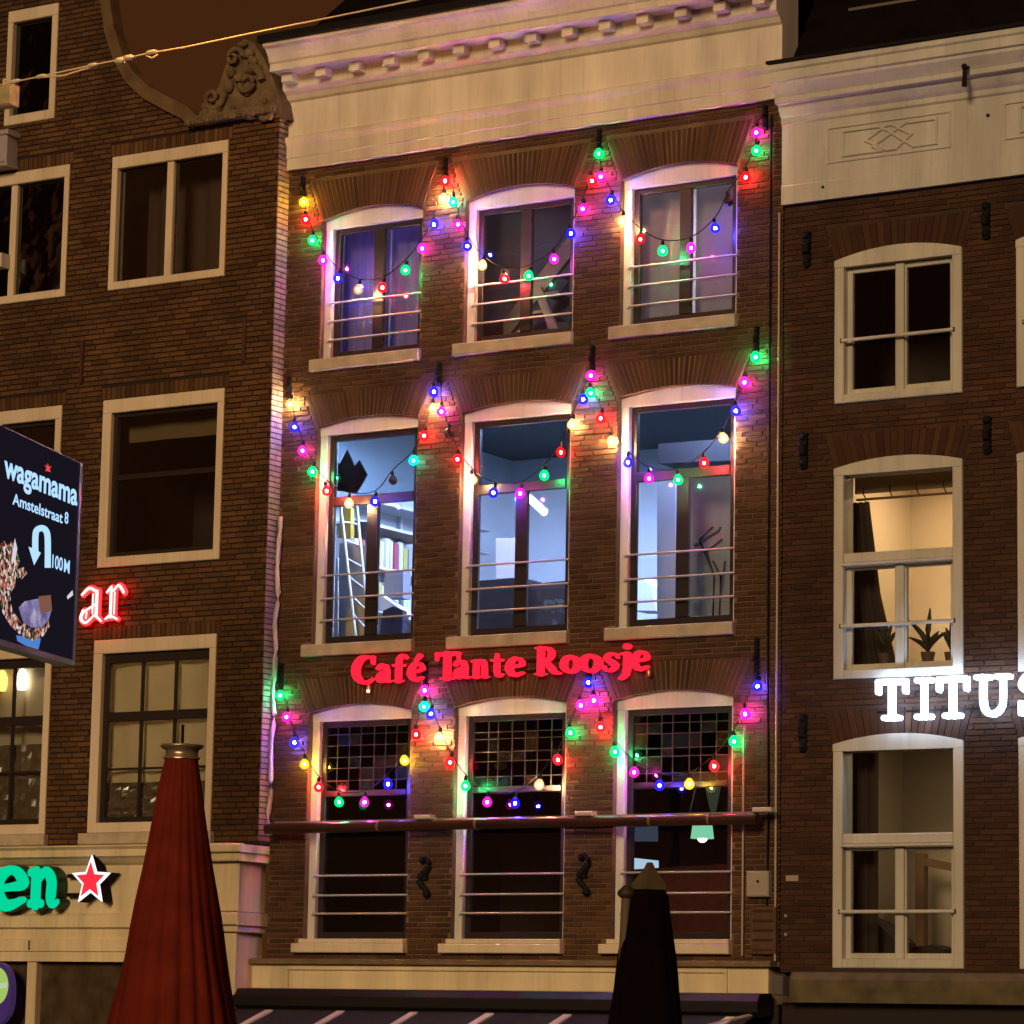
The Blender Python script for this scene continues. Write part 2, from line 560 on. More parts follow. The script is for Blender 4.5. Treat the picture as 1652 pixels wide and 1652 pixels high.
def cafe_window(a, b, r, row, col):
    z0, zs, zm, _ = r
    t = .09
    m = MB()
    pts = [(a + (b - a) * i / 14, arc(a + (b - a) * i / 14, a, b, zs, zm) - .002) for i in range(15)]
    zh = zs - .085
    m.prism([(b - .001, zh), (a + .001, zh)] + [(min(max(x, a + .001), b - .001), z) for x, z in pts], .07, .27)
    m.bbox(a + .001, a + t, .07, .27, z0, zh)
    m.bbox(b - .045, b - .001, .07, .27, z0, zh)
    m.box(a + t, b - .045, .13, .27, z0, z0 + .02)
    win = m.build('window', M_WHITE, cafe)
    # dark joinery
    A, B = a + t, b - .045
    d = MB()
    st = .065
    y0, y1 = .12, .17
    d.bbox(A, A + st, y0, y1, z0 + .02, zh)
    d.bbox(B - st, B, y0, y1, z0 + .02, zh)
    d.bbox(A + st, B - st, y0, y1, zh - .06, zh)
    d.bbox(A + st, B - st, y0, y1, z0 + .02, z0 + .085)
    xc = (A + B) / 2
    panes = []
    if row == 0:
        d.bbox(xc - .065, xc + .065, y0 - .01, y1 - .01, z0 + .085, zh - .06)
        panes = [(A + st, xc - .065, z0 + .085, zh - .06), (xc + .065, B - st, z0 + .085, zh - .06)]
    elif row == 1:
        zt = 8.69
        d.bbox(A + st, B - st, y0 - .01, y1 - .01, zt, zt + .1)
        d.bbox(xc - .07, xc + .07, y0 - .01, y1 - .01, z0 + .085, zt)
        panes = [(A + st, xc - .07, z0 + .085, zt), (xc + .07, B - st, z0 + .085, zt), (A + st, B - st, zt + .1, zh - .06)]
    else:
        zt = 5.66
        d.bbox(A + st, B - st, y0 - .01, y1 - .01, zt, zt + .06)
        panes = [(A + st, B - st, z0 + .085, zt), (A + st, B - st, zt + .06, zh - .06)]
    d.build('sash', M_DARK, win)
    for k, (p, q, e, f) in enumerate(panes):
        lead = row == 2 and k == 1
        MB().box(p - .005, q + .005, .142, .148, e - .005, f + .005).build('pane', M_GLASS_T if lead else M_GLASS_D if row == 1 and k == 2 else M_GLASS, win)
        if lead:                                           # lead cames of the stained glass, with a few coloured squares
            c = MB()
            nx = 7
            jx = [0] + [i / nx + rng.uniform(-.02, .02) for i in range(1, nx)] + [1]
            for i in range(1, nx):
                x = p + (q - p) * jx[i]
                c.box(x - .004, x + .004, .132, .141, e, f)
            zz = [e + (f - e) * (v + rng.uniform(-.03, .03)) for v in (.16, .36, .52, .70, .86)]
            for z in zz:
                c.box(p, q, .1325, .1405, z - .004, z + .004)
            c.build('leading', mat('lead_came', (.032, .026, .022), .5), win)
            for i in range(nx):
                for k2 in range(5):
                    if rng.random() < .34:
                        zz2 = [e] + zz
                        cl = rng.choice([(.014, .004, .003), (.014, .009, .003), (.004, .007, .0065), (.010, .009, .008)])
                        MB().box(p + (q - p) * jx[i] + .007, p + (q - p) * jx[i + 1] - .007, .134, .1395, zz2[k2] + .007, zz2[k2 + 1] - .007).build(
                            'coloured_glass', mat('stained_%d' % int(cl[0] * 1000), cl, .25), win)
    # sill
    ex = -.05 if row < 2 else -.075
    s = MB()
    s.bbox(a - .10, b + .012, ex, .07, z0 - .128, z0 - .004 if row < 2 else z0 - .035, .008)
    if row == 2: s.bbox(a - .02, b, ex + .02, .069, z0 - .033, z0 + .012, .006)
    s.build('sill', M_SILL if row < 2 else M_WHITE_L, win)
    # three thin rails in front of the lower panes
    zr = [(10.857, 10.66, 10.459), (7.955, 7.713, 7.485), (4.845, 4.645, 4.46)][row]
    for z in zr:
        MB().tube([(a + .075, .045, z), (b - .01, .045, z)], .0115, 6).build('rail_bar', M_BAR, win)
        if z == zr[0]:
            hk = MB()
            for q in zr: hk.box(a + .06, a + .085, .034, .069, q - .016, q + .016)
            tag(hk.build('rail_bracket', M_WHITE, win), None, kind='stuff')
    return win


for i, r in enumerate(ROWS):
    for j, (a, b) in enumerate(BAYS): cafe_window(a, b, r, i, j)

# cornice of the cafe
pr = [(.3, 12.35), (-.05, 12.35), (-.05, 12.47), (-.065, 12.475), (-.065, 12.60), (-.085, 12.63), (-.10, 12.66), (-.10, 12.69), (-.04, 12.72), (-.04, 13.09),
      (-.07, 13.11), (-.10, 13.16), (-.16, 13.20), (-.17, 13.215), (-.17, 13.34), (-.36, 13.35), (-.36, 13.345), (-.41, 13.345), (-.41, 13.42), (-.43, 13.44),
      (-.45, 13.50), (-.50, 13.565), (-.55, 13.585), (-.55, 13.62), (.3, 13.66)]
MB().xprism(pr, CX0, CX1).build('cornice', M_CORN, cafe)
MB().xprism([(-.60, 13.625), (-.60, 13.70), (.3, 13.78), (.3, 13.661), (-.55, 13.621)], CX0 - .04, CX1 + .03).build('gutter', M_BLACK, cafe)
MB().xprism([(.0, 13.75), (3.0, 16.2), (3.0, 13.75)], CX0, CX1).build('roof', M_ROOF, cafe)
for k in range(14):
    x = -2.73 + k * .435
    q = MB().bbox(x - .068, x + .068, -.30, -.168, 13.248, 13.338, .006)
    q.build('modillion', M_CORN, cafe)
# shopfront fascia under the windows
MB().xprism([(.3, 3.945), (.3, 4.0), (-.10, 4.0), (-.13, 3.985), (-.13, 3.945)], -3.0, CX1 - .02).build('ledge', mat('lead_ledge', (.17, .115, .06), .7, noise=.4, nscale=5), cafe)
f = MB()
f.box(-3.05, 2.98, -.06, .3, 3.60, 3.944)
f.bbox(-2.57, 2.55, -.085, -.058, 3.885, 3.925, .006)
f.bbox(-2.57, -2.53, -.085, -.058, 3.66, 3.884, .006)
f.bbox(2.51, 2.55, -.085, -.058, 3.66, 3.884, .006)
f.build('fascia_board', M_CREAM, cafe)
q = MB()
q.box(CX0, -2.3, 0, .4, 0, 3.6).box(2.5, CX1, 0, .4, 0, 3.6)
q.box(-2.3, 2.5, .1, .4, 0, .5)
q.build('shopfront', M_DARK, cafe)
MB().box(-2.3, 2.5, .2, .22, .5, 3.6).build('shop_window', mat('shop_glass', (.02, .02, .025), .08), cafe)


def anchor(root, px, py, h, y=0.0, wd=.062):                # a flat iron wall anchor with a boss
    p = U(px, py, y)
    m = MB()
    n = 10
    pts = []
    for s, ax in ((1, 1), (-1, -1)):
        for i in range(n + 1):
            t = math.pi * i / n
            pts.append((p.x + wd * .5 * math.cos(t) * s * (.65 + .35 * abs(math.sin(t))), p.z + s * (h * .5 - wd * .5 + wd * .5 * math.sin(t))))
    m.prism(pts, y - .035, y + .012)
    m.bbox(p.x - wd * .3, p.x + wd * .3, y - .075, y - .03, p.z - wd * .45, p.z + wd * .45, .012)
    m.ball((p.x, y - .03, p.z + h * .36), wd * .33, 8, 6)
    m.ball((p.x, y - .03, p.z - h * .36), wd * .33, 8, 6)
    return m.build('wall_anchor', M_BLACK, root)


HOOKS = [[(490, 303), (720, 274), (968, 228), (1236, 190)], [(468, 628), (710, 604), (957, 578), (1222, 548)], [(455, 1090), (688, 1086), (951, 1080), (1222, 1062)]]
for row, hs in enumerate(HOOKS):
    for (x, y) in hs: anchor(cafe, x, y, .26 if (row, x) != (2, 1222) else .40)


def scroll_anchor(px, py):                                 # ornate S-shaped iron
    p = U(px, py, -.02)
    m = MB()
    pts = []
    for i in range(25):
        t = i / 24
        pts.append((p.x + .055 * math.sin(t * 2.6 * math.pi), -.03, p.z + .20 - .40 * t))
    m.tube(pts, [.018 + .017 * math.sin(math.pi * i / 24) for i in range(25)], 7)
    m.ball((p.x - .03, -.03, p.z + .17), .036, 8, 6).ball((p.x + .03, -.03, p.z - .17), .04, 8, 6)
    m.box(p.x - .03, p.x + .03, -.04, .012, p.z - .03, p.z + .03)
    m.build('scroll_anchor', M_BLACK, cafe)


scroll_anchor(685, 1415)
scroll_anchor(942, 1411)


def pipe(root, name, pts, r, m): return MB().tube(pts, r, 8).build(name, m, root)


M_CONDUIT = mat('painted_conduit', (.36, .28, .20), .5)
pa, pb = U(1262, 335, -.03), U(1257, 1590, -.03)
pipe(cafe, 'conduit', [(3.035, -.035, 11.2), (3.035, -.035, 4.0)], .012, M_CONDUIT)
pa = U(1200, 1190, -.03)
pipe(cafe, 'conduit', [(pa.x, -.03, 6.2), (pa.x, -.03, 4.05)], .011, M_CONDUIT)
p = U(1240, 300, -.02)
pipe(cafe, 'conduit', [(2.93, -.02, 12.2), (2.93, -.02, 6.9), (2.95, -.02, 5.4), (2.93, -.02, 4.05)], .012, M_BLACK)
p0, p1 = U(1204, 1447, -.06), U(1240, 1405, -.06)
b = MB().bbox(p0.x, p1.x, -.07, .012, p0.z, p1.z, .012)
b = b.build('meter_box', mat('pale_box_paint', (.34, .29, .22), .5), cafe)
MB().tube([((p0.x * .45 + p1.x * .55), -.085, p0.z * .4 + p1.z * .6), ((p0.x * .45 + p1.x * .55), -.06, p0.z * .4 + p1.z * .6)], .012, 8).build('lock', M_BLACK, b)
p0, p1 = U(1211, 1540, -.03), U(1253, 1462, -.03)
b = MB().bbox(p0.x, p1.x, -.05, .012, p0.z, p1.z, .01).build('cabinet', mat('brown_box', (.105, .05, .022), .6, noise=.4, nscale=10), cafe)
for i in range(5):
    z = p0.z + (p1.z - p0.z) * (i + .5) / 5
    MB().box(p0.x + .03, p1.x - .03, -.056, -.049, z - .012, z + .012).build('vent_slat', M_BRICK_C, b)

# rooms of the cafe house
M_WALLBLUE = mat('pale_room_wall', (.74, .76, .80), .8, noise=.1, nscale=1.2)
M_CEIL = mat('grey_room_ceiling', (.10, .11, .12), .8)
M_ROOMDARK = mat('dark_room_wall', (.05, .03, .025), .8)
M_ROOMGREY = mat('grey_room_wall', (.32, .30, .36), .8)


def room(x0, x1, z0, z1, y1, wm, cm=None, fm=None, parent=cafe):
    y0 = .31
    m = MB()
    m.add([(x0, y1, z0), (x1, y1, z0), (x1, y1, z1), (x0, y1, z1)], [(0, 1, 2, 3)])
    m.add([(x0, y0, z0), (x0, y1, z0), (x0, y1, z1), (x0, y0, z1)], [(0, 1, 2, 3)])
    m.add([(x1, y0, z0), (x1, y0, z1), (x1, y1, z1), (x1, y1, z0)], [(0, 1, 2, 3)])
    m.add([(x0, y0, z1), (x0, y0, z0), (x0, y0 - .005, z0), (x0, y0 - .005, z1)], [(0, 1, 2, 3)])
    m.build('room_wall', wm, parent)
    MB().box(x0, x1, y0, y1, z1, z1 + .05).build('ceiling', cm or wm, parent)
    MB().box(x0, x1, y0, y1, z0 - .05, z0).build('floor', fm or mat('room_floor', (.08, .05, .03), .6), parent)


def ceiling_lamp(label, x, y, z, col, s, sx=.5, sy=.5):
    t = thing('ceiling_lamp', label, 'ceiling lamp', (x, y, z))
    MB().box(x - sx / 2 - .02, x + sx / 2 + .02, y - sy / 2 - .02, y + sy / 2 + .02, z - .03, z).build('housing', M_BAR, t)
    MB().box(x - sx / 2, x + sx / 2, y - sy / 2, y + sy / 2, z - .04, z - .031).build('diffuser', glow('lamp_%s' % label, col, s), t)


PX = [(CX0 + .02, -.93), (-.89, .93), (.97, CX1 - .02)]
BW = (.36, .53, 1.0)
room(CX0 + .02, CX1 - .02, 6.95, 9.92, 4.6, M_WALLBLUE, M_CEIL)   # second row: the lit office
ceiling_lamp('square cold office lamp on the ceiling behind the middle left window', -1.8, .58, 9.66, BW, 190)
ceiling_lamp('square cold office lamp on the ceiling behind the central window', .1, 1.4, 9.9, BW, 560)
ceiling_lamp('square cold office lamp on the ceiling behind the middle right window', 1.6, 1.0, 9.9, BW, 620)
for k, (a, b) in enumerate(PX):                            # top row: curtained rooms
    room(a, b, 10.0, 12.3, 3.0, M_ROOMGREY, M_ROOMGREY)
ceiling_lamp('violet lit ceiling lamp behind the top left curtains', -1.8, 1.6, 12.28, (.66, .58, 1.0), 40)
ceiling_lamp('violet lit ceiling lamp behind the top central window', .1, 2.2, 12.28, (.85, .75, .9), 5)
ceiling_lamp('pale ceiling lamp behind the top right curtains', 2.0, 1.6, 12.28, (1.0, .9, .92), 110)
room(CX0 + .02, CX1 - .02, 3.98, 6.85, 4.5, M_ROOMDARK, M_ROOMDARK)


def curtain(label, x0, x1, z0, z1, y, m, folds=6, amp=.014, lean=0.0):
    n = folds * 8
    q = MB()
    vs = []
    for i in range(n + 1):
        u = i / n
        x = x0 + (x1 - x0) * u
        yy = y + amp * math.sin(u * folds * 2 * math.pi) + amp * .4 * math.sin(u * folds * 5.3)
        for z, sft in ((z1, 0), ((z0 + z1) / 2, lean * .35), (z0, lean)):
            vs.append((x + sft * u, yy, z))
            vs.append((x + sft * u, yy + .004, z))
    fs = []
    for i in range(n):
        a, b = i * 6, (i + 1) * 6
        for k in (0, 2):
            fs.append((a + k, a + k + 2, b + k + 2, b + k))
            fs.append((a + k + 1, b + k + 1, b + k + 3, a + k + 3))
    q.add(vs, fs, True)
    return tag(q.build('curtain', m), label, 'curtain')


M_CURT_V = mat('lavender_curtain', (.42, .36, .66), .9, transl=.55)
M_CURT_G = mat('lilac_grey_curtain', (.55, .50, .56), .9, transl=.55)
curtain('lavender curtain filling the left half of the top left window', -2.42, -1.83, 10.1, 11.75, .42, M_CURT_V, 5)
curtain('lavender curtain filling the right half of the top left window', -1.81, -1.15, 10.1, 11.75, .43, M_CURT_V, 5)
curtain('lilac grey curtain in the left half of the top right window', 1.2, 1.83, 10.1, 11.8, .42, M_CURT_G, 3)
curtain('pale lilac panel curtain in the right half of the top right window', 1.86, 2.5, 10.1, 11.8, .43, M_CURT_G, 2, .01)
# a stair seen through the top central window
st = thing('staircase', 'pale attic stair rising diagonally behind the top central window', 'staircase', (0, 1.4, 10.05))
sm = mat('stair_paint', (.30, .27, .33), .6)
for off, nm in ((0, 'stringer'), (.55, 'stringer')):
    MB().prism([(-.9, 10.75), (-.9, 10.5), (.5, 11.95), (.5, 12.2)], 1.2 + off, 1.25 + off).build(nm, sm, st)
for i in range(7):
    x = -.8 + i * .18
    MB().box(x, x + .2, 1.25, 1.74, 10.62 + i * .186, 10.65 + i * .186).build('tread', sm, st)
MB().prism([(.1, 10.05), (.2, 10.05), (-.25, 11.0), (-.35, 11.0)], .9, .95).build('brace', sm, st)

# things in the lit office, middle left window: shelves with binders, boxes, ladder, boards
M_SHELF = mat('shelf_white', (.62, .63, .66), .5)


def quadbox(mb, pts, y0, y1): mb.prism([(U(px, py, y0).x, U(px, py, y0).z) for px, py in pts], y0, y1)


sh = thing('bookshelf', 'white wall shelves loaded with ring binders seen in the middle left window', 'shelf', (-2.7, 2.0, 8.2))
for (za, zb) in ((8.92, 8.95), (8.66, 8.69), (8.21, 8.24), (7.74, 7.77)):
    MB().box(-2.845, -2.5, .92, 3.6, za, zb).build('shelf_board', M_SHELF, sh)
for y in (.9, 2.2, 3.6): MB().box(-2.845, -2.79, y - .02, y + .02, 7.0, 8.96).build('upright', M_SHELF, sh)
cols = [(.6, .6, .62), (.7, .7, .72), (.35, .06, .09), (.5, .4, .1), (.75, .75, .78), (.12, .12, .14), (.55, .57, .6), (.7, .68, .6)]
for (zb, n) in ((8.241, 26), (7.771, 20)):
    y = .96
    for i in range(n):
        wdt = rng.uniform(.05, .09)
        hh = rng.uniform(.26, .33)
        c = rng.choice(cols)
        bb = MB().box(-2.83, -2.53 + rng.uniform(-.03, .02), y, y + wdt - .008, zb, zb + hh).build('ring_binder', mat('binder_%d' % cols.index(c), c, .5))
        cname = ('pale grey', 'white', 'dark red', 'ochre', 'bright white', 'black', 'blue grey', 'cream')[cols.index(c)]
        tag(bb, cname + ' ring binder on the %s office shelf, middle left window' % ('upper' if zb > 8.0 else 'lower'), 'binder', 'ring binders on the office shelves')
        y += wdt
        if y > 3.4: break
ld = thing('step_ladder', 'pale step ladder leaning behind the left pane of the middle left window', 'ladder', (-2.2, .45, 7.0))
lm = mat('ladder_alu', (.55, .54, .50), .4, metal=.4)
LA = [(U(549, 812, .40), U(566, 960, .40)), (U(575, 812, .52), U(592, 985, .52))]
for a, b in LA:
    MB().tube([a, b + (b - a) * .55], .017, 6).build('rail', lm, ld)
for i in range(7):
    t = i / 5
    MB().tube([LA[0][0].lerp(LA[0][1], t), LA[1][0].lerp(LA[1][1], t)], .010, 6).build('rung', lm, ld)


def crate(label, pts, y0, y1, m, name='cardboard_box', cat='box'):
    q = MB()
    quadbox(q, pts, y0, y1)
    return tag(q.build(name, m), label, cat)


crate('yellow package on top of the steel cabinet, middle left window', [(548, 868), (566, 868), (566, 820), (548, 820)], .60, .66, mat('yellow_pack', (.5, .33, .05), .6), 'package', 'package')
crate('dark box beside the yellow package, middle left window', [(572, 868), (594, 872), (594, 842), (572, 840)], .66, .76, mat('dark_box', (.03, .03, .035), .6))
crate('grey steel cabinet standing behind the ladder, middle left window', [(536, 1050), (590, 1050), (594, 880), (548, 876)], .58, .80, mat('grey_cabinet', (.30, .32, .35), .4), 'steel_cabinet', 'cabinet')
crate('tan cardboard sheet leaning at the bottom of the middle left window', [(556, 1040), (588, 1040), (588, 962), (578, 965), (558, 995)], .5, .53, mat('cardboard', (.42, .31, .16), .8), 'cardboard_sheet', 'cardboard')
crate('white leaning board on the left of the middle left window', [(524, 1050), (545, 1050), (545, 900), (524, 890)], .47, .49, M_WALLBLUE, 'leaning_board', 'board')
crate('grey file box under the shelves, middle left window', [(620, 965), (650, 965), (650, 920), (620, 920)], .95, 1.1, mat('file_box', (.22, .20, .22), .6), 'file_box', 'box')
crate('dark desk chair back at the bottom right of the middle left window', [(610, 1040), (648, 1040), (650, 985), (634, 978), (618, 985)], .7, .78, mat('chair_fabric', (.02, .02, .045), .8), 'chair_back', 'chair')
crate('white desk top edge behind the dark chair, middle left window', [(610, 985), (660, 1000), (660, 992), (612, 958)], .85, 1.0, M_SHELF, 'desk', 'desk')
# dark flat sheet added for the broken ceiling shape in its transom
bx = MB()
quadbox(bx, [(528, 790), (575, 795), (592, 765), (580, 742), (572, 752), (560, 725), (548, 748), (528, 738)], .36, .38)
tag(bx.build('dark_ceiling_shape', mat('dark_ceiling_sheet', (.02, .018, .018), .9)), 'added jagged dark ceiling-shaped decoration hanging in the transom of the middle left window', 'cutout')
# central office window
tb = thing('fluorescent_tube', 'short glowing white tube lamp seen through the central window', 'lamp', U(865, 812, 3.0))
a, b = U(849, 799, 3.0), U(878, 827, 2.6)
MB().tube([a, b], .035, 10).build('tube', glow('tube_white', (.85, .92, 1), 14), tb)
MB().tube([a + Vector((0, .05, .03)), b + Vector((0, .05, .03))], .02, 6).build('fitting', M_SHELF, tb)
crate('dark low cupboard along the bottom of the central window', [(752, 1040), (842, 1040), (842, 932), (752, 938)], 1.4, 1.8, mat('dark_cupboard', (.010, .005, .005), .5), 'cupboard', 'cupboard')
crate('dark maroon sofa back in the right half of the central window', [(843, 1030), (930, 1030), (930, 935), (880, 940), (843, 948)], 1.5, 1.9, mat('maroon_fabric', (.014, .005, .006), .8), 'sofa_back', 'sofa')
crate('pinkish cardboard box on the cupboard in the central window', [(800, 934), (830, 932), (830, 868), (800, 868)], 1.9, 2.1, mat('pink_card', (.42, .33, .36), .8))
# right office window
crate('grey sliding partition edge behind the middle right window', [(1060, 1010), (1090, 1010), (1090, 778), (1060, 782)], 1.0, 1.08, mat('grey_partition', (.30, .29, .36), .6), 'partition', 'partition')
cv = crate('grey hanging cloth printed with dark twigs, right half of middle right window', [(1096, 1010), (1190, 1010), (1190, 765), (1096, 770)], .7, .72, mat('printed_cloth', (.26, .24, .22), .8), 'wall_hanging', 'cloth')
tw = MB()
for pts in ([(1150, 1000), (1152, 930), (1140, 890), (1165, 870)], [(1160, 1005), (1163, 930), (1150, 905)], [(1152, 930), (1128, 870), (1150, 850)], [(1120, 880), (1160, 856), (1162, 850)], [(1163, 960), (1170, 905)]):
    tw.tube([U(x, y, .69) for x, y in pts], .012, 5)
tag(tw.build('twig_print', mat('twig_ink', (.05, .045, .05), .8), cv), None)
crate('dark cabinet hanging at the top of the middle right window', [(1062, 748), (1190, 742), (1190, 706), (1062, 716)], 1.4, 1.8, mat('dark_cupboard2', (.025, .014, .016), .6), 'wall_cabinet', 'cabinet')
crate('pile of white papers at the bottom left of the middle right window', [(1022, 985), (1058, 985), (1050, 945), (1035, 930), (1024, 940)], 1.6, 1.9, M_SHELF, 'paper_stack', 'papers')
# the bar behind the lowest right window
pl = thing('pendant_lamp', 'mint green lit lampshade hanging in the lowest right window', 'lamp', U(1133, 1345, 1.2))
c = U(1133, 1356, 1.2)
MB().lathe([(.118, .02), (.098, .17), (.09, .17), (.11, .02)], c, 20).build('lamp_shade', glow('mint_shade', (.30, .85, .52), .85), pl)
MB().tube([c + Vector((0, 0, .2)), c + Vector((0, 0, 1.4))], .008, 5).build('cord', M_BLACK, pl)
MB().ball(c + Vector((0, 0, .03)), .05, 10, 8).build('bulb', glow('mint_bulb', (.8, 1, .8), 10), pl)
crate('grey blue monitor behind the rail in the lowest right window', [(1015, 1357), (1057, 1357), (1057, 1333), (1015, 1335)], 1.6, 1.66, glow('dim_screen', (.05, .065, .10), .8), 'monitor', 'screen')
crate('small bright screen low in the lowest right window', [(1013, 1412), (1058, 1416), (1058, 1388), (1013, 1383)], 1.7, 1.76, glow('bright_screen', (.55, .75, .95), .9), 'small_screen', 'screen')
crate('dark red padded bench back across the bottom of the lowest right window', [(1000, 1525), (1195, 1525), (1195, 1392), (1062, 1400), (1000, 1404)], .9, 1.3, mat('oxblood_leather', (.085, .014, .010), .45, noise=.3), 'bench_back', 'bench')
for x, s in ((1130, 1), (1168, .8)):
    fg = MB()
    b0 = U(x, 1312, 1.0)
    fg.lathe([(.11 * s, 0), (.09 * s, .05), (.055 * s, .2), (.035 * s, .28), (.022 * s, .31), (.045 * s, .35), (.04 * s, .39), (.01 * s, .42)], b0, 12)
    tag(fg.build('figurine', M_BLACK), 'dark figurine silhouetted above the rail, %s one in the lowest right window' % ('left' if s == 1 else 'right'), 'figurine')
crate('pale green lit niche behind the figurines in the lowest right window', [(1112, 1312), (1186, 1312), (1186, 1268), (1120, 1272)], 1.5, 1.55, glow('niche_light', (.05, .07, .045), .6), 'niche_panel', 'panel')
tl = MB().ball(U(808, 1236, .6), .05, 10, 6, (1.6, .4, .8)).build('label_plate', mat('tan_plate', (.45, .36, .22), .6))
tag(tl, 'small oval tan plate hanging behind the leaded glass of the lowest central window', 'plate')

# ================================================================== left house
LY = -.2
left = thing('townhouse', 'left brick house with cream window frames and a curved neck gable', 'house', (-4.8, LY, 0))
LX0, LX1 = -7.4, -2.875
LWIN = [(-7.35, -5.735, 11.235, 12.74), (-5.13, -3.545, 11.235, 12.74), (-7.35, -5.71, 8.17, 10.01), (-5.13, -3.49, 8.17, 10.01),
        (-7.35, -5.715, 5.31, 7.38), (-5.13, -3.49, 5.31, 7.38)]
cells_wall(LX0, LX1, 5.17, 12.98, LWIN, LY + .012, LY + .33).build('wall', M_MORT_L, left)
W0 = (-6.72, -5.99, 13.30, 14.64)
cells_wall(LX0, -5.42, 12.981, 15.9, [W0], LY + .012, LY + .33).build('gable_wall', M_MORT_L, left)
CURVE = [(12.98, -3.95), (13.12, -4.1), (13.26, -4.36), (13.42, -4.64), (13.62, -4.87), (13.88, -5.05), (14.2, -5.18), (14.56, -5.26), (15.0, -5.32), (15.9, -5.38)]


def curve_x(z):
    for (za, xa), (zb, xb) in zip(CURVE, CURVE[1:]):
        if za <= z <= zb: return xa + (xb - xa) * (z - za) / (zb - za)
    return CURVE[0][1] if z < CURVE[0][0] else CURVE[-1][1]


MB().prism([(-5.42, 12.981)] + [(x, z + .001) for z, x in CURVE] + [(-5.42, 15.9)], LY + .013, LY + .09).build('gable_flank', M_MORT_L, left)
cop = MB()
n = len(CURVE)
vs = []
for i, (z, x) in enumerate(CURVE):
    a, b = CURVE[max(i - 1, 0)], CURVE[min(i + 1, n - 1)]
    d = Vector((b[1] - a[1], b[0] - a[0])).normalized()
    nx, nz = d.y, -d.x
    for (o, y) in ((-.10, LY - .05), (.05, LY - .07), (.05, LY + .10), (-.10, LY + .10)):
        vs.append((x + nx * o, y, z + nz * o))
cop.add(vs, [(i * 4 + k, i * 4 + (k + 1) % 4, (i + 1) * 4 + (k + 1) % 4, (i + 1) * 4 + k) for i in range(n - 1) for k in range(4)] + [(3, 2, 1, 0)])
cop.build('gable_coping', mat('worn_coping', (.15, .09, .04), .9, noise=.4, nscale=5, bump=.4), left)


def left_excl(z):
    out = []
    for i, (a, b, z0, z1) in enumerate(LWIN):
        if z0 < z < z1: out.append((a, b))
        elif z1 <= z < z1 + .15: out.append((a - .03, b + .05))
    if W0[2] < z < W0[3]: out.append((W0[0], W0[1]))
    return out


bl = lay(LX0, lambda z: (LX1 if z < 12.98 else curve_x(z) - .06), 5.2, 15.8, .058, .215, left_excl)
brickwork(left, bl, M_BRICK_L, LY)
sb = MB()                                                  # the return of the left house beside the cafe
z, k = 5.2, 0
while z < 12.9:
    for (ya, yb) in (((LY + .004, LY + .1), (LY + .11, LY + .2)) if k % 2 else ((LY + .004, LY + .2),)):
        x = LX1 + .008
        sb.add([(x, ya + .003, z + .003), (x, yb - .003, z + .003), (x, yb - .003, z + .044), (x, ya + .003, z + .044),
                (x - .01, ya, z), (x - .01, yb, z), (x - .01, yb, z + .047), (x - .01, ya, z + .047)],
               [(0, 1, 2, 3), (0, 4, 5, 1), (1, 5, 6, 2), (2, 6, 7, 3), (3, 7, 4, 0)])
    z += .058
    k += 1
tag(sb.build('return_brick', mat('pale_return_brick', (.23, .17, .14), .8, noise=.3, nscale=12), left), None, kind='stuff')
for (a, b, z0, z1) in LWIN:                                # flat arches of bricks on end
    nn = 26
    for i in range(nn):
        u0, u1 = i / nn, (i + 1) / nn
        xa, xb = a - .03 + (b - a + .08) * u0, a - .03 + (b - a + .08) * u1
        if xb < -6.9: continue
        q = MB()
        brick_poly(q, (xa + .004, z1 + .006), (xb - .005, z1 + .006), (xb - .005, z1 + .14), (xa + .004, z1 + .14), LY + rng.uniform(-.003, .003))
        q.build('arch_brick', M_BRICK_L, left)


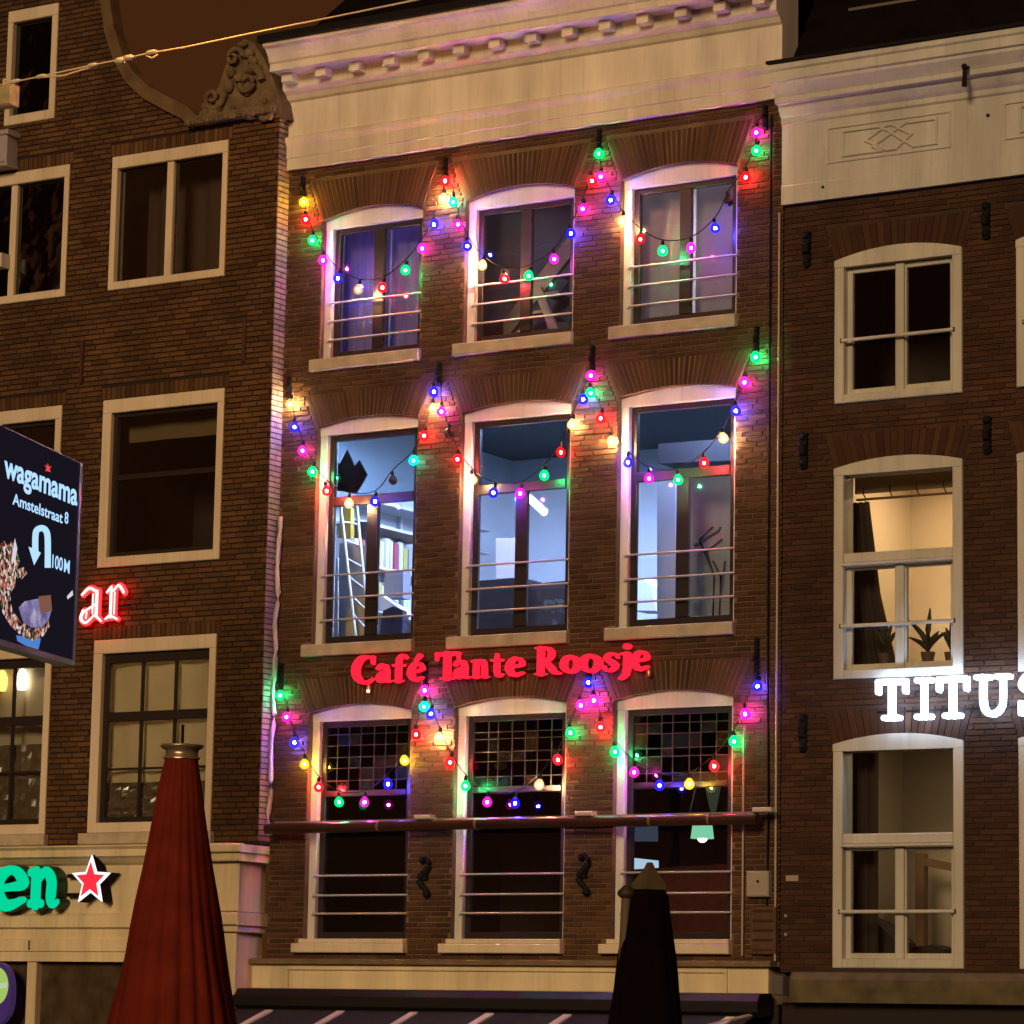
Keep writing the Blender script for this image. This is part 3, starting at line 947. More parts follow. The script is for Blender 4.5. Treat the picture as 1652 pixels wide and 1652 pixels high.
def left_window(a, b, z0, z1, kind, parent=left, y=LY):
    t, th = (.075, .14) if kind in (0, 3) else (.12, .15)
    tr = .07 if kind == 0 else .085
    m = MB()
    yf = y - .012
    m.bbox(a, b, yf, y + .14, z1 - th, z1, .008)
    m.bbox(a, a + t, yf, y + .14, z0, z1 - th, .008)
    m.bbox(b - tr, b, yf, y + .14, z0, z1 - th, .008)
    m.bbox(a + t, b - tr, yf + .003, y + .14, z0, z0 + (.11 if kind else .09), .008)
    win = m.build('window', M_WHITE_L, parent)
    A, B, C, D = a + t, b - tr, z0 + (.11 if kind else .09), z1 - th
    mk = M_DARK if kind else M_WHITE_L
    s = MB()
    yy = y + .06
    panes = []
    if kind == 3:
        s.box(A, A + .03, yy, yy + .03, C, D).box(B - .03, B, yy, yy + .03, C, D).box(A + .03, B - .03, yy, yy + .03, C, C + .03).box(A + .03, B - .03, yy, yy + .03, D - .03, D)
        s.build('sash', M_DARK, win)
        panes.append((A + .03, B - .03, C + .03, D - .03))
    elif kind == 0:
        xc = (A + B) / 2
        s.bbox(xc - .045, xc + .045, y + .015, y + .09, C, D)
        s.build('mullion', M_WHITE_L, win)
        sm = MB()
        for (p, q) in ((A, xc - .045), (xc + .045, B)):
            sm.box(p, p + .022, yy, yy + .03, C, D).box(q - .022, q, yy, yy + .03, C, D).box(p + .022, q - .022, yy, yy + .03, C, C + .025).box(p + .022, q - .022, yy, yy + .03, D - .025, D)
            panes.append((p + .022, q - .022, C + .025, D - .025))
        tag(sm.build('sash', M_DARK, win), None, kind='stuff')
    elif kind == 1:
        s.bbox(A, A + .05, yy - .02, yy + .03, C, D).bbox(B - .03, B, yy - .02, yy + .03, C, D).bbox(A + .05, B - .03, yy - .02, yy + .03, C, C + .05)
        s.bbox(A + .05, B - .03, yy - .02, yy + .03, D - .05, D)
        zc = C + (D - C) * .55
        s.bbox(A + .05, B - .03, yy - .018, yy + .028, zc - .03, zc + .03)
        s.build('sash', M_DARK, win)
        panes = [(A + .05, B - .03, C + .05, zc - .03), (A + .05, B - .03, zc + .03, D - .05)]
    else:
        s.bbox(A, A + .065, yy - .02, yy + .03, C, D).bbox(B - .03, B, yy - .02, yy + .03, C, D).bbox(A + .065, B - .03, yy - .02, yy + .03, C, C + .06)
        s.bbox(A + .065, B - .03, yy - .02, yy + .03, D - .10, D)
        zc = C + (D - C) * .625
        s.bbox(A + .065, B - .03, yy - .018, yy + .028, zc - .05, zc + .05)
        s.build('sash', M_DARK, win)
        zl = C + .06 + (zc - C - .11) * .5
        w = (B - .03 - A - .065) / 3
        rows_ = [(C + .06, zl - .012), (zl + .012, zc - .05), (zc + .05, D - .10)]
        for i in (1, 2):
            MB().box(A + .065 + w * i - .014, A + .065 + w * i + .014, yy - .012, yy + .022, C + .06, D - .10).build('glazing_bar', M_DARK, win)
        MB().box(A + .065, B - .03, yy - .0115, yy + .0215, zl - .012, zl + .012).build('glazing_bar', M_DARK, win)
        for i in range(3):
            for (e, f) in rows_: panes.append((A + .065 + w * i + .014, A + .065 + w * (i + 1) - .014, e, f))
    for (p, q, e, f) in panes: MB().box(p - .003, q + .003, yy + .005, yy + .01, e - .003, f + .003).build('pane', M_GLASS, win)
    if kind == 2: MB().bbox(a - .06, b + .06, y - .09, y - .013, z0 - .125, z0 - .004, .01).build('sill', M_SILL, win)
    return win


for k, (a, b, z0, z1) in enumerate(LWIN): left_window(a, b, z0, z1, k // 2)
left_window(*W0[:2], W0[2], W0[3], 3)
ceiling_lamp('added warm lamp brightening the cream blind of the lowest left house window', -4.3, .9, 7.45, (1, .78, .42), 60)  # unseen lamp added behind the blind to brighten it
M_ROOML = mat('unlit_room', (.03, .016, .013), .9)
for (a, b, z0, z1) in [W0] + LWIN:
    m = MB()
    x0, x1, y0, y1, c, d = a - .1, b + .1, LY + .335, (1.6 if z1 < 13 else .55), z0 - .1, z1 + .1
    m.add([(x0, y1, c), (x1, y1, c), (x1, y1, d), (x0, y1, d), (x0, y0, c), (x1, y0, c), (x1, y0, d), (x0, y0, d)],
          [(0, 1, 2, 3), (4, 0, 3, 7), (1, 5, 6, 2), (4, 5, 1, 0), (3, 2, 6, 7)])
    m.build('room_wall', M_ROOML, left)
M_BLIND = mat('cream_blind', (.72, .60, .40), .9, noise=.18, nscale=2, transl=.4)
curtain('cream blind behind the small panes of the lowest left house window', -5.05, -3.55, 5.75, 7.3, LY + .16, M_BLIND, 3, .02)
curtain('cream blind behind the lit lowest window at the left edge', -6.9, -5.78, 6.25, 7.3, LY + .30, M_BLIND, 3, .02)
curtain('dull brown net curtain in the upper left house window', -5.0, -3.7, 11.3, 12.6, LY + .5, mat('brown_net', (.07, .04, .025), .9), 4, .04)
curtain('rolled brown blind at the top of the wide dark left house window', -5.0, -3.6, 9.58, 9.82, LY + .30, mat('brown_blind', (.17, .11, .05), .9), 2, .01)
M_FOIL = mat('crumpled_foil', (.14, .10, .06), .22, spec=.8)
for (x0, x1, z0, z1, lb) in ((-5.03, -3.6, 5.4, 5.85, 'crumpled dark plastic sheet at the foot of the small paned left window'), (-6.9, -5.8, 5.4, 6.3, 'crumpled dark plastic sheet at the foot of the window at the left edge')):
    q = MB()
    nx, nz = 26, 12
    vs = [(x0 + (x1 - x0) * i / nx, LY + .12 + rng.uniform(-.025, .025), z0 + (z1 - z0) * k / nz) for k in range(nz + 1) for i in range(nx + 1)]
    vs += [(v[0], v[1] + .003, v[2]) for v in vs]
    q.add(vs, [(k * (nx + 1) + i, k * (nx + 1) + i + 1, (k + 1) * (nx + 1) + i + 1, (k + 1) * (nx + 1) + i) for k in range(nz) for i in range(nx)])
    tag(q.build('plastic_sheet', M_FOIL), lb, 'plastic sheet')
for (px, py, col, s, lb, nm) in ((3, 1100, (1, .62, .12), 4, 'golden glowing lamp at the left edge above the window bars', 'table_lamp'), (36, 1098, (1, .9, .7), 7, 'white glowing lamp in the lit window at the left edge', 'table_lamp')):
    c = U(px, py, LY + .22)
    t = thing(nm, lb, 'lamp', c)
    MB().lathe([(.05, -.10), (.062, -.04), (.062, .05), (.035, .12), (.01, .13)], c, 14).build('lamp_shade', glow('lampglow_%d' % px, col, s), t)
    MB().tube([c + Vector((0, 0, .13)), c + Vector((0, 0, .4))], .008, 6).build('cord', M_BLACK, t)
    
# gable ornament on the shoulder
og = MB()
b0, b1 = U(303, 203, LY - .05), U(446, 186, LY - .05)
og.bbox(b0.x, -2.9, LY - .12, LY + .3, 12.93, 13.03, .012)
for i in range(9): og.ball((b0.x + .06 + i * (-2.95 - b0.x) / 9, LY - .12, 12.955), .045, 8, 6, (1, .6, .8))
orn = og.build('ornament_base', M_STONE, left)
om = MB()
rr = random.Random(3)


def spiral(cx, cz, r0, turns, sgn, w0):
    pts, ws = [], []
    for i in range(30):
        t = i / 29
        a = sgn * turns * 2 * math.pi * t
        r = r0 * (1 - .85 * t)
        pts.append((cx + r * math.cos(a), LY - .06 - .05 * t, cz + r * math.sin(a)))
        ws.append(w0 * (1 - .5 * t))
    om.tube(pts, ws, 7)


spiral(-3.25, 13.32, .17, 1.5, 1, .045)
spiral(-3.72, 13.2, .13, 1.4, -1, .04)
spiral(-3.45, 13.62, .11, 1.3, 1, .035)
pts = [U(x, y, LY - .05) for x, y in [(318, 196), (335, 165), (350, 140), (362, 105), (378, 78), (392, 62), (408, 68), (425, 95), (440, 130), (452, 165), (456, 188)]]
om.prism([(p.x, p.z) for p in pts], LY - .03, LY + .25)
for i in range(34):
    t = rr.random()
    px = 325 + 115 * t
    top = 175 - 105 * math.exp(-((px - 392) / 32) ** 2)
    py = rr.uniform(top, 190)
    p = U(px, py, LY - .05)
    om.ball((p.x, LY - .05, p.z), rr.uniform(.035, .075), 8, 6, (rr.uniform(.6, 1.5), .8, rr.uniform(.6, 1.5)))
om.build('gable_ornament', M_STONE, left)
for px, py in ((133, 585), (395, 548)):
    p = U(px, py, LY)
    MB().bbox(p.x - .02, p.x + .02, LY - .03, LY + .012, p.z - .24, p.z + .24, .006).build('wall_tie', mat('rust_tie', (.05, .018, .012), .8), left)
# cable conduit hugging the corner
pts = []
for i in range(30):
    z = 8.6 - i * .115
    pts.append((-2.83 + .012 * math.sin(i * 1.1) - .004 * i * .2, -.045 + .008 * math.cos(i * 1.7), z))
pipe(left, 'corner_cable', pts, .028, mat('pale_cable', (.42, .36, .34), .5))
# shopfront of the left house
sf = MB()
prof = [(LY + .33, 3.95), (LY - .10, 3.95), (LY - .10, 4.05), (LY - .12, 4.06), (LY - .12, 4.18), (LY - .10, 4.19), (LY - .10, 4.29), (LY - .15, 4.31), (LY - .15, 4.43), (LY - .10, 4.46),
        (LY - .10, 4.96), (LY - .14, 4.98), (LY - .20, 5.03), (LY - .24, 5.05), (LY - .24, 5.12), (LY - .28, 5.15), (LY - .28, 5.165), (LY + .33, 5.19)]
sf.xprism(prof, LX0, -3.06)
sf.build('shop_entablature', M_CREAM, left)
pil = MB()
pil.bbox(-3.45, -3.0, LY - .16, LY + .3, 0, 4.25, .012)
pil.bbox(-3.50, -2.96, LY - .20, LY + .3, 4.26, 4.32, .01).bbox(-3.53, -2.94, LY - .23, LY + .3, 4.33, 4.46, .014)
pil.bbox(-3.47, -2.98, LY - .17, LY + .3, 4.47, 4.97, .012).bbox(-3.54, -2.90, LY - .26, LY + .3, 4.98, 5.06, .012).bbox(-3.58, -2.87, LY - .30, LY + .3, 5.07, 5.15, .012)
tag(pil.build('pilaster', M_CREAM, left), None)
for px in (52,):
    p = U(px, 1600, LY - .05)
    MB().bbox(p.x - .065, p.x + .065, LY - .08, LY + .1, 0, 3.949, .01).build('shop_post', M_CREAM, left)
q = U(50, 1500, LY - .1)
MB().bbox(q.x - .012, q.x + .012, LY - .128, LY - .119, 4.07, 4.17, .003).build('board_joint', M_STONE, left)
MB().box(LX0, -3.45, LY + .02, LY + .04, .6, 3.949).build('shop_window', mat('dusty_glass', (.075, .05, .028), .3, noise=.5, nscale=5), left)
MB().box(LX0, -3.45, LY - .04, LY + .1, 0, .6).build('shop_plinth', M_DARK, left)

# ================================================================== right house
right = thing('townhouse', 'right dark brick house with grey panelled frieze and white casement windows', 'house', (5, 0, 0))
RX0, RX1 = 3.07, 8.2
RB = [(3.62, 4.945), (5.49, 6.815)]
RR = [(9.265, 10.66, 10.755), (6.63, 8.64, 8.72), (3.94, 6.02, 6.105)]
rholes = [(a, b, r[0], r[2]) for a, b in RB for r in RR]
cells_wall(RX0, RX1, 3.9, 11.27, rholes, .012, .3).build('wall', M_MORT_R, right)


def right_excl(z):
    out = []
    for a, b in RB:
        for r in RR:
            if r[0] - .03 < z < r[1]: out.append((a - .003, b + .003))
            elif r[1] <= z < r[2] + .25: out.append((a - .10 * (z - r[1]) / .35 - .006, b + .10 * (z - r[1]) / .35 + .006))
    return out


bl = lay(RX0, RX1, 3.92, 11.26, .0535, .215, right_excl)
brickwork(right, bl, M_BRICK_R, 0.0)
for a, b in RB:
    for r in RR:
        pts = [(a + (b - a) * i / 12, arc(a + (b - a) * i / 12, a, b, r[1], r[2])) for i in range(13)]
        MB().prism(pts + [(b + .001, r[2] + .05), (a - .001, r[2] + .05)], .015, .298).build('arch_mortar', M_MORT_R, right)
        for i in range(20):
            u0, u1 = i / 20, (i + 1) / 20
            xb0, xb1 = a + (b - a) * u0 + .004, a + (b - a) * u1 - .004
            xt0, xt1 = a - .1 + (b - a + .2) * u0 + .005, a - .1 + (b - a + .2) * u1 - .005
            q = MB()
            brick_poly(q, (xb0, arc(xb0, a, b, r[1], r[2])), (xb1, arc(xb1, a, b, r[1], r[2])), (xt1, r[2] + .24), (xt0, r[2] + .24), rng.uniform(-.003, .003), depth=.1)
            q.build('arch_brick', M_BRICK_R, right)


def right_window(a, b, r, row):
    z0, zs, zm = r
    t = .10
    m = MB()
    pts = [(a + (b - a) * i / 14, arc(a + (b - a) * i / 14, a, b, zs, zm) - .002) for i in range(15)]
    zh = zs - .07
    m.prism([(b - .001, zh), (a + .001, zh)] + [(min(max(x, a + .001), b - .001), z) for x, z in pts], -.02, .2)
    m.bbox(a + .001, a + t, -.02, .2, z0, zh, .008)
    m.bbox(b - t, b - .001, -.02, .2, z0, zh, .008)
    m.bbox(a + t, b - t, -.018, .2, z0, z0 + .085, .01)
    win = m.build('window', M_FRAME_R, right)
    A, B, C, D = a + t, b - t, z0 + .085, zh
    zt = None
    if row:
        zt = D - .80 + (0 if row == 1 else -.02)
        MB().bbox(A, B, -.012, .18, zt - .05, zt + .05, .012).build('transom', M_FRAME_R, win)
        MB().bbox(A - .01, B + .01, -.04, -.011, zt - .075, zt - .051, .006).build('drip_mould', M_FRAME_R, win)
    top = D if zt is None else zt - .05
    xc = (A + B) / 2
    s = MB()
    y0, y1 = .06, .11
    k = .055
    panes = []
    for (p, q) in ((A, xc - .004), (xc + .004, B)):
        s2 = MB()
        s2.bbox(p, p + k, y0, y1, C, top).bbox(q - k, q, y0, y1, C, top).bbox(p + k, q - k, y0, y1, C, C + k).bbox(p + k, q - k, y0, y1, top - k, top)
        s2.build('casement', M_FRAME_R, win)
        panes.append((p + k, q - k, C + k, top - k))
    MB().bbox(xc - .045, xc + .045, .03, .061, C, top, .008).build('mullion', M_FRAME_R, win)
    if zt: panes.append((A, B, zt + .05, D))
    for (p, q, e, f) in panes: MB().box(p - .003, q + .003, .08, .085, e - .003, f + .003).build('pane', M_GLASS, win)
    zb = C + (top - C) * (.42 if row == 0 else .41)
    MB().tube([(A - .02, -.02, zb), (B + .02, -.02, zb)], .018, 8).build('rail_bar', M_FRAME_R, win)
    bk = MB().box(A - .03, A - .015, -.035, -.005, zb - .02, zb + .02).box(B + .015, B + .03, -.035, -.005, zb - .02, zb + .02)
    tag(bk.build('rail_bracket', M_DARK, win), None, kind='stuff')


for i, r in enumerate(RR):
    for a, b in RB: right_window(a, b, r, i)
# frieze and cornice
pr = [(.3, 11.27), (-.05, 11.27), (-.05, 11.45), (-.04, 11.462), (-.04, 12.06), (-.06, 12.08), (-.06, 12.13), (-.09, 12.16), (-.12, 12.21), (-.13, 12.24), (-.20, 12.25), (-.20, 12.30),
      (-.22, 12.33), (-.28, 12.40), (-.28, 12.43), (-.31, 12.44), (-.31, 12.53), (-.33, 12.55), (-.33, 12.60), (.3, 12.66)]
MB().xprism(pr, RX0 - .01, RX1).build('frieze', M_CORN_R, right)
MB().xprism([(-.36, 12.605), (-.36, 12.635), (.3, 12.73), (.3, 12.661)], RX0 - .03, RX1).build('gutter', M_BLACK, right)
MB().xprism([(.1, 12.70), (2.6, 16.5), (2.6, 12.70)], RX0, RX1).build('roof', M_ROOF, right)


def moulding(pts, closed, r=.014, y=-.045):
    P = [U(x, yy, -.04) for x, yy in pts]
    if closed: P.append(P[0])
    m = MB()
    for a, b in zip(P, P[1:]):
        a, b = Vector((a.x, y, a.z)), Vector((b.x, y, b.z))
        d = (b - a).normalized() * r * .8
        m.tube([a - d, b + d], r, 6)
    return m


def panel(dx, dz=0):
    lines = [[(-.62, -.17), (-.62, .17), (.66, .17), (.66, -.17), (-.62, -.17)],
             [(-.05, -.12), (-.46, -.12), (-.46, .12), (-.08, .12), (.02, .065), (.28, -.12), (.52, -.12), (.52, .12), (.20, .12), (.10, .065), (-.14, -.065), (-.05, -.12)],
             [(.0, .12), (-.22, .0), (-.0, -.12), (.10, -.12), (.26, .0), (.06, .12), (.0, .12)]]
    for k, l in enumerate(lines):
        m = MB()
        for p, q in zip(l, l[1:]):
            a, b = Vector((dx + p[0], -.043, dz + p[1])), Vector((dx + q[0], -.043, dz + q[1]))
            d = (b - a).normalized() * .012
            m.tube([a - d, b + d], .016 if k else .011, 6)
        m.build('panel_moulding', M_CORN_R, right)


panel(4.18, 11.80)
panel(6.02, 11.80)
for px, py in ((1594, 186), (1328, 302)):
    p = U(px, py, -.045)
    MB().tube([(p.x, -.03, p.z), (p.x, -.055, p.z)], .016, 8).build('vent_hole', M_BLACK, right)
p = U(1560, 125, -.25)
hk = MB().tube([(p.x, -.2, p.z + .12), (p.x, -.30, p.z + .06), (p.x, -.31, p.z - .10)], [.012, .02, .028], 8).ball((p.x, -.31, p.z + .09), .03, 8, 6)
hk.build('hoist_hook', M_BLACK, right)
for px, py in ((1303, 402), (1592, 356), (1298, 727), (1594, 702), (1297, 1182)): anchor(right, px, py, .36, 0, .11)
MB().xprism([(.3, 3.62), (-.12, 3.62), (-.12, 3.83), (-.05, 3.90), (.3, 3.90)], RX0 + .15, RX1).build('ledge', mat('mossy_ledge', (.11, .085, .04), .85, noise=.45, nscale=5), right)
MB().box(RX0, RX1, .05, .4, 0, 3.619).build('shopfront', M_DARK, right)
MB().xprism([(-.1, 3.42), (-.6, 3.30), (-.6, 3.22), (-.1, 3.3)], RX0 + .1, RX1).build('shop_canopy', M_BLACK, right)
p0, p1 = U(1268, 1422, -.01), U(1288, 1412, -.01)
MB().bbox(p0.x, p1.x, -.02, .012, p0.z, p1.z, .004).build('house_plate', mat('pale_plate', (.34, .26, .2), .6), right)
for px, py in ((1268, 1478), (1268, 1508)):
    p = U(px, py, 0)
    MB().ball((p.x, -.005, p.z), .018, 8, 6).build('screw_cap', mat('grey_cap', (.3, .25, .2), .5), right)
dm = MB().bbox(3.5, 4.25, .5, 1.6, 13.25, 13.34, .01)
dm.box(3.55, 4.2, .6, 1.6, 12.9, 13.25)
dm.build('dormer', mat('dormer_wood', (.13, .10, .07), .7), right)
# rooms of the right house
room(3.2, 5.3, 6.45, 8.95, 2.6, mat('warm_room_wall', (.70, .60, .46), .8), mat('warm_ceiling', (.62, .48, .34), .8), parent=right)
room(3.2, 5.3, 3.85, 6.3, 2.4, mat('dim_room_wall', (.42, .34, .24), .8), parent=right)
room(3.2, 5.3, 9.1, 11.1, 1.8, M_ROOMDARK, parent=right)
room(5.35, 7.6, 6.45, 8.95, 2.6, mat('warm_room_wall', (.5, .45, .38), .8), parent=right)
room(5.35, 7.6, 3.85, 6.3, 2.4, mat('dim_room_wall', (.3, .3, .3), .8), parent=right)
room(5.35, 7.6, 9.1, 11.1, 1.8, M_ROOMDARK, parent=right)
M_CURT_D = mat('dark_curtain', (.035, .022, .018), .9)
cr = curtain('dark curtain drawn aside at the left of the warm lit middle window', 3.44, 3.76, 6.6, 8.38, .45, M_CURT_D, 5, .04, .34)
curtain('dark curtain at the left of the dim lowest right house window', 3.42, 3.86, 3.9, 6.0, .45, M_CURT_D, 5, .04, .0)
rd = thing('curtain_rod', 'thin curtain rod with rings across the warm lit window', 'curtain rod', (4.3, .4, 8.42))
MB().tube([(3.65, .42, 8.40), (4.95, .42, 8.40)], .013, 8).build('rod', mat('brass_rod', (.20, .10, .05), .4), rd)
for i in range(5): MB().tube([(3.75 + i * .28, .42, 8.40), (3.75 + i * .28, .36, 8.44), (3.75 + i * .28, .34, 8.5)], .007, 5).build('rod_bracket', M_DARK, rd)
bd = MB().box(3.66, 4.92, .36, .40, 8.45, 8.60)
tag(bd.build('pelmet', mat('tan_pelmet', (.30, .20, .11), .7)), 'tan pelmet board above the curtain rod in the warm lit window', 'pelmet')
ceiling_lamp('warm orange lamp on the ceiling of the warm lit room', 4.1, 1.7, 8.92, (1.0, .66, .34), 42, .6, .4)
ceiling_lamp('dim warm lamp on the ceiling of the lowest right house room', 4.6, 1.2, 6.27, (1.0, .78, .48), 22, .4, .4)
fl = thing('floor_lamp', 'small cream floor lamp lighting the warm room from below the sill', 'lamp', (4.9, 1.9, 6.45))
MB().tube([(4.9, 1.9, 6.45), (4.9, 1.9, 6.85)], .015, 6).build('pole', M_DARK, fl)
MB().lathe([(.14, 0), (.09, .2)], (4.9, 1.9, 6.6), 14).build('lamp_shade', glow('cream_shade', (1, .80, .50), 16.0), fl)


def plant(label, px, py, hs, seed, y=.45):
    b = U(px, py, y)
    t = thing('potted_plant', label, 'plant', b)
    MB().lathe([(.05, 0), (.07, .1), (.06, .1)], (b.x, y, b.z - .02), 12).build('pot', mat('plant_pot', (.10, .06, .04), .7), t)
    rr = random.Random(seed)
    for h, lean in hs:
        pts, ws = [], []
        for i in range(7):
            s = i / 6
            pts.append((b.x + lean * s * s, y + rr.uniform(-.01, .01), b.z + .08 + h * s * (1 - .25 * s * abs(lean))))
            ws.append(.006 + .022 * math.sin(math.pi * min(1, s * .95 + .05)))
        MB().tube(pts, ws, 6).build('leaf', mat('dark_leaf', (.03, .03, .018), .6), t)


plant('small trailing plant beside the curtain in the warm lit window', 1428, 1068, [(.36, -.05), (.3, .08), (.22, .14), (.26, -.12)], 1)
plant('spiky dark plant in the right pane of the warm lit window', 1497, 1066, [(.42, .02), (.36, -.24), (.2, .12), (.16, -.2), (.2, .2)], 2)
plant('bushy round plant at the right edge of the warm lit window', 1535, 1066, [(.3, .0), (.28, .05), (.24, -.06), (.2, .1), (.2, -.1)], 3)
df = thing('door_frame', 'brown inner door frame seen through the lowest right house window', 'door', (4.7, 1.8, 3.9))
MB().box(U(1480, 1500, 1.8).x, U(1494, 1500, 1.8).x, 1.75, 1.85, 3.86, U(1480, 1378, 1.8).z).build('jamb', mat('door_wood', (.16, .085, .04), .6), df)
a, b = U(1480, 1385, 1.8), U(1560, 1400, 1.8)
MB().prism([(a.x, a.z - .06), (b.x, b.z - .06), (b.x, b.z + .02), (a.x, a.z + .02)], 1.76, 1.84).build('lintel', mat('door_wood'), df)
sfx = MB()
quadbox(sfx, [(1372, 1545), (1450, 1545), (1448, 1520), (1415, 1490), (1372, 1470)], .7, 1.1)
tag(sfx.build('armchair', mat('dark_chair', (.025, .018, .015), .8)), 'dark armchair back in the lower left pane of the lowest right house window', 'armchair')
sfx = MB()
quadbox(sfx, [(1462, 1548), (1526, 1548), (1524, 1532), (1505, 1524), (1470, 1528)], .6, .9)
tag(sfx.build('cushion', mat('dark_chair')), 'dark cushion on the sill of the lower right pane, lowest right house window', 'cushion')

# ================================================================== bulb strings
BC = dict(r=(1, .02, .03), g=(.0, 1, .28), b=(.04, .03, 1), m=(1, .03, .72), w=(1, .66, .34), y=(1, .72, .04), c=(.0, .9, .75))
TINT = dict(r=(1, .035, .05), g=(.02, .9, .25), b=(.07, .05, 1), m=(1, .05, .72), w=(1, .62, .28), y=(1, .72, .05), c=(.02, .85, .7))
CNAME = dict(r='red', g='green', b='blue', m='magenta', w='warm white', y='yellow', c='turquoise')


def shell_mat(k):
    nm = 'bulb_glass_' + k
    if nm in MATS: return MATS[nm]
    m = bpy.data.materials.new(nm)
    m.use_nodes = True
    t = m.node_tree
    t.nodes.remove(t.nodes['Principled BSDF'])
    tr = t.nodes.new('ShaderNodeBsdfTransparent')
    tr.inputs['Color'].default_value = (*TINT[k], 1)
    e = t.nodes.new('ShaderNodeEmission')
    e.inputs['Color'].default_value = (*BC[k], 1)
    vary(t, e, .8)
    ad = t.nodes.new('ShaderNodeAddShader')
    t.links.new(tr.outputs[0], ad.inputs[0])
    t.links.new(e.outputs[0], ad.inputs[1])
    t.links.new(ad.outputs[0], t.nodes['Material Output'].inputs['Surface'])
    MATS[nm] = m
    return m


SHELL, CORE = {}, {}
POW = dict(r=1.35, g=.95, b=1.8, m=.95, w=3.2, y=.7, c=.7)
for k in BC:
    SHELL[k] = MB().lathe([(.012, .062), (.024, .047), (.042, .024), (.050, 0), (.046, -.024), (.028, -.044), (.006, -.052)], (0, 0, 0), 18).mesh('bulb', shell_mat(k))
    CORE[k] = MB().ball((0, 0, 0), .016, 6, 4).mesh('filament', glow('filament_' + k, (1, 1, 1), 900 * POW[k]))
SOCK = MB().lathe([(.015, 0), (.018, .012), (.016, .042), (.008, .052)], (0, 0, .052), 10).mesh('socket', M_BLACK)
STR = [
    [[('h', 490, 303), ('y', 490, 326), ('r', 493, 354), ('g', 504, 388), ('m', 521, 420), ('b', 545, 449), ('w', 578, 467), ('r', 617, 464), ('g', 654, 436), ('m', 681, 401), ('b', 700, 362), ('w', 715, 320), ('r', 718, 292), ('h', 720, 274)],
     [('h', 720, 274), ('c', 731, 326), ('m', 739, 362), ('b', 754, 397), ('w', 778, 428), ('r', 814, 450), ('g', 853, 445), ('m', 894, 418), ('b', 921, 377), ('m', 940, 337), ('r', 955, 292), ('g', 966, 248), ('h', 968, 228)],
     [('h', 968, 228), ('m', 969, 285), ('b', 985, 323), ('w', 1004, 357), ('r', 1033, 386), ('g', 1069, 405), ('m', 1115, 400), ('b', 1154, 368), ('o', 1176, 325), ('r', 1203, 286), ('g', 1220, 243), ('m', 1220, 214), ('h', 1236, 190)]],
    [[('h', 468, 628), ('w', 468, 652), ('b', 475, 689), ('m', 488, 727), ('g', 504, 761), ('r', 527, 792), ('w', 563, 812), ('b', 605, 809), ('o', 634, 775), ('c', 667, 743), ('r', 684, 703), ('w', 699, 659), ('b', 700, 632), ('h', 710, 604)],
     [('h', 710, 604), ('m', 712, 664), ('o', 722, 700), ('r', 738, 741), ('w', 762, 774), ('b', 796, 795), ('m', 839, 796), ('g', 878, 767), ('r', 905, 730), ('w', 923, 685), ('b', 941, 644), ('m', 953, 606), ('h', 957, 578)],
     [('h', 957, 578), ('g', 953, 634), ('r', 969, 675), ('w', 987, 712), ('b', 1013, 746), ('m', 1047, 772), ('g', 1094, 774), ('r', 1136, 747), ('w', 1167, 707), ('b', 1187, 663), ('m', 1201, 617), ('g', 1219, 576), ('h', 1222, 548)]],
    [[('h', 455, 1090), ('g', 452, 1122), ('m', 462, 1157), ('b', 475, 1198), ('y', 491, 1233), ('r', 514, 1270), ('g', 547, 1294), ('m', 588, 1294), ('b', 626, 1265), ('y', 653, 1227), ('r', 671, 1185), ('c', 684, 1140), ('m', 685, 1114), ('h', 688, 1086)],
     [('h', 688, 1086), ('b', 695, 1152), ('w', 708, 1190), ('r', 726, 1230), ('g', 751, 1268), ('m', 786, 1294), ('b', 831, 1296), ('w', 870, 1266), ('r', 900, 1226), ('g', 920, 1182), ('m', 937, 1138), ('b', 949, 1101), ('h', 951, 1080)],
     [('h', 951, 1080), ('m', 958, 1130), ('r', 969, 1173), ('g', 992, 1213), ('m', 1023, 1246), ('b', 1064, 1267), ('y', 1112, 1265), ('r', 1152, 1236), ('g', 1184, 1196), ('m', 1202, 1152), ('b', 1222, 1107), ('h', 1222, 1062)]]]
YB = -.074
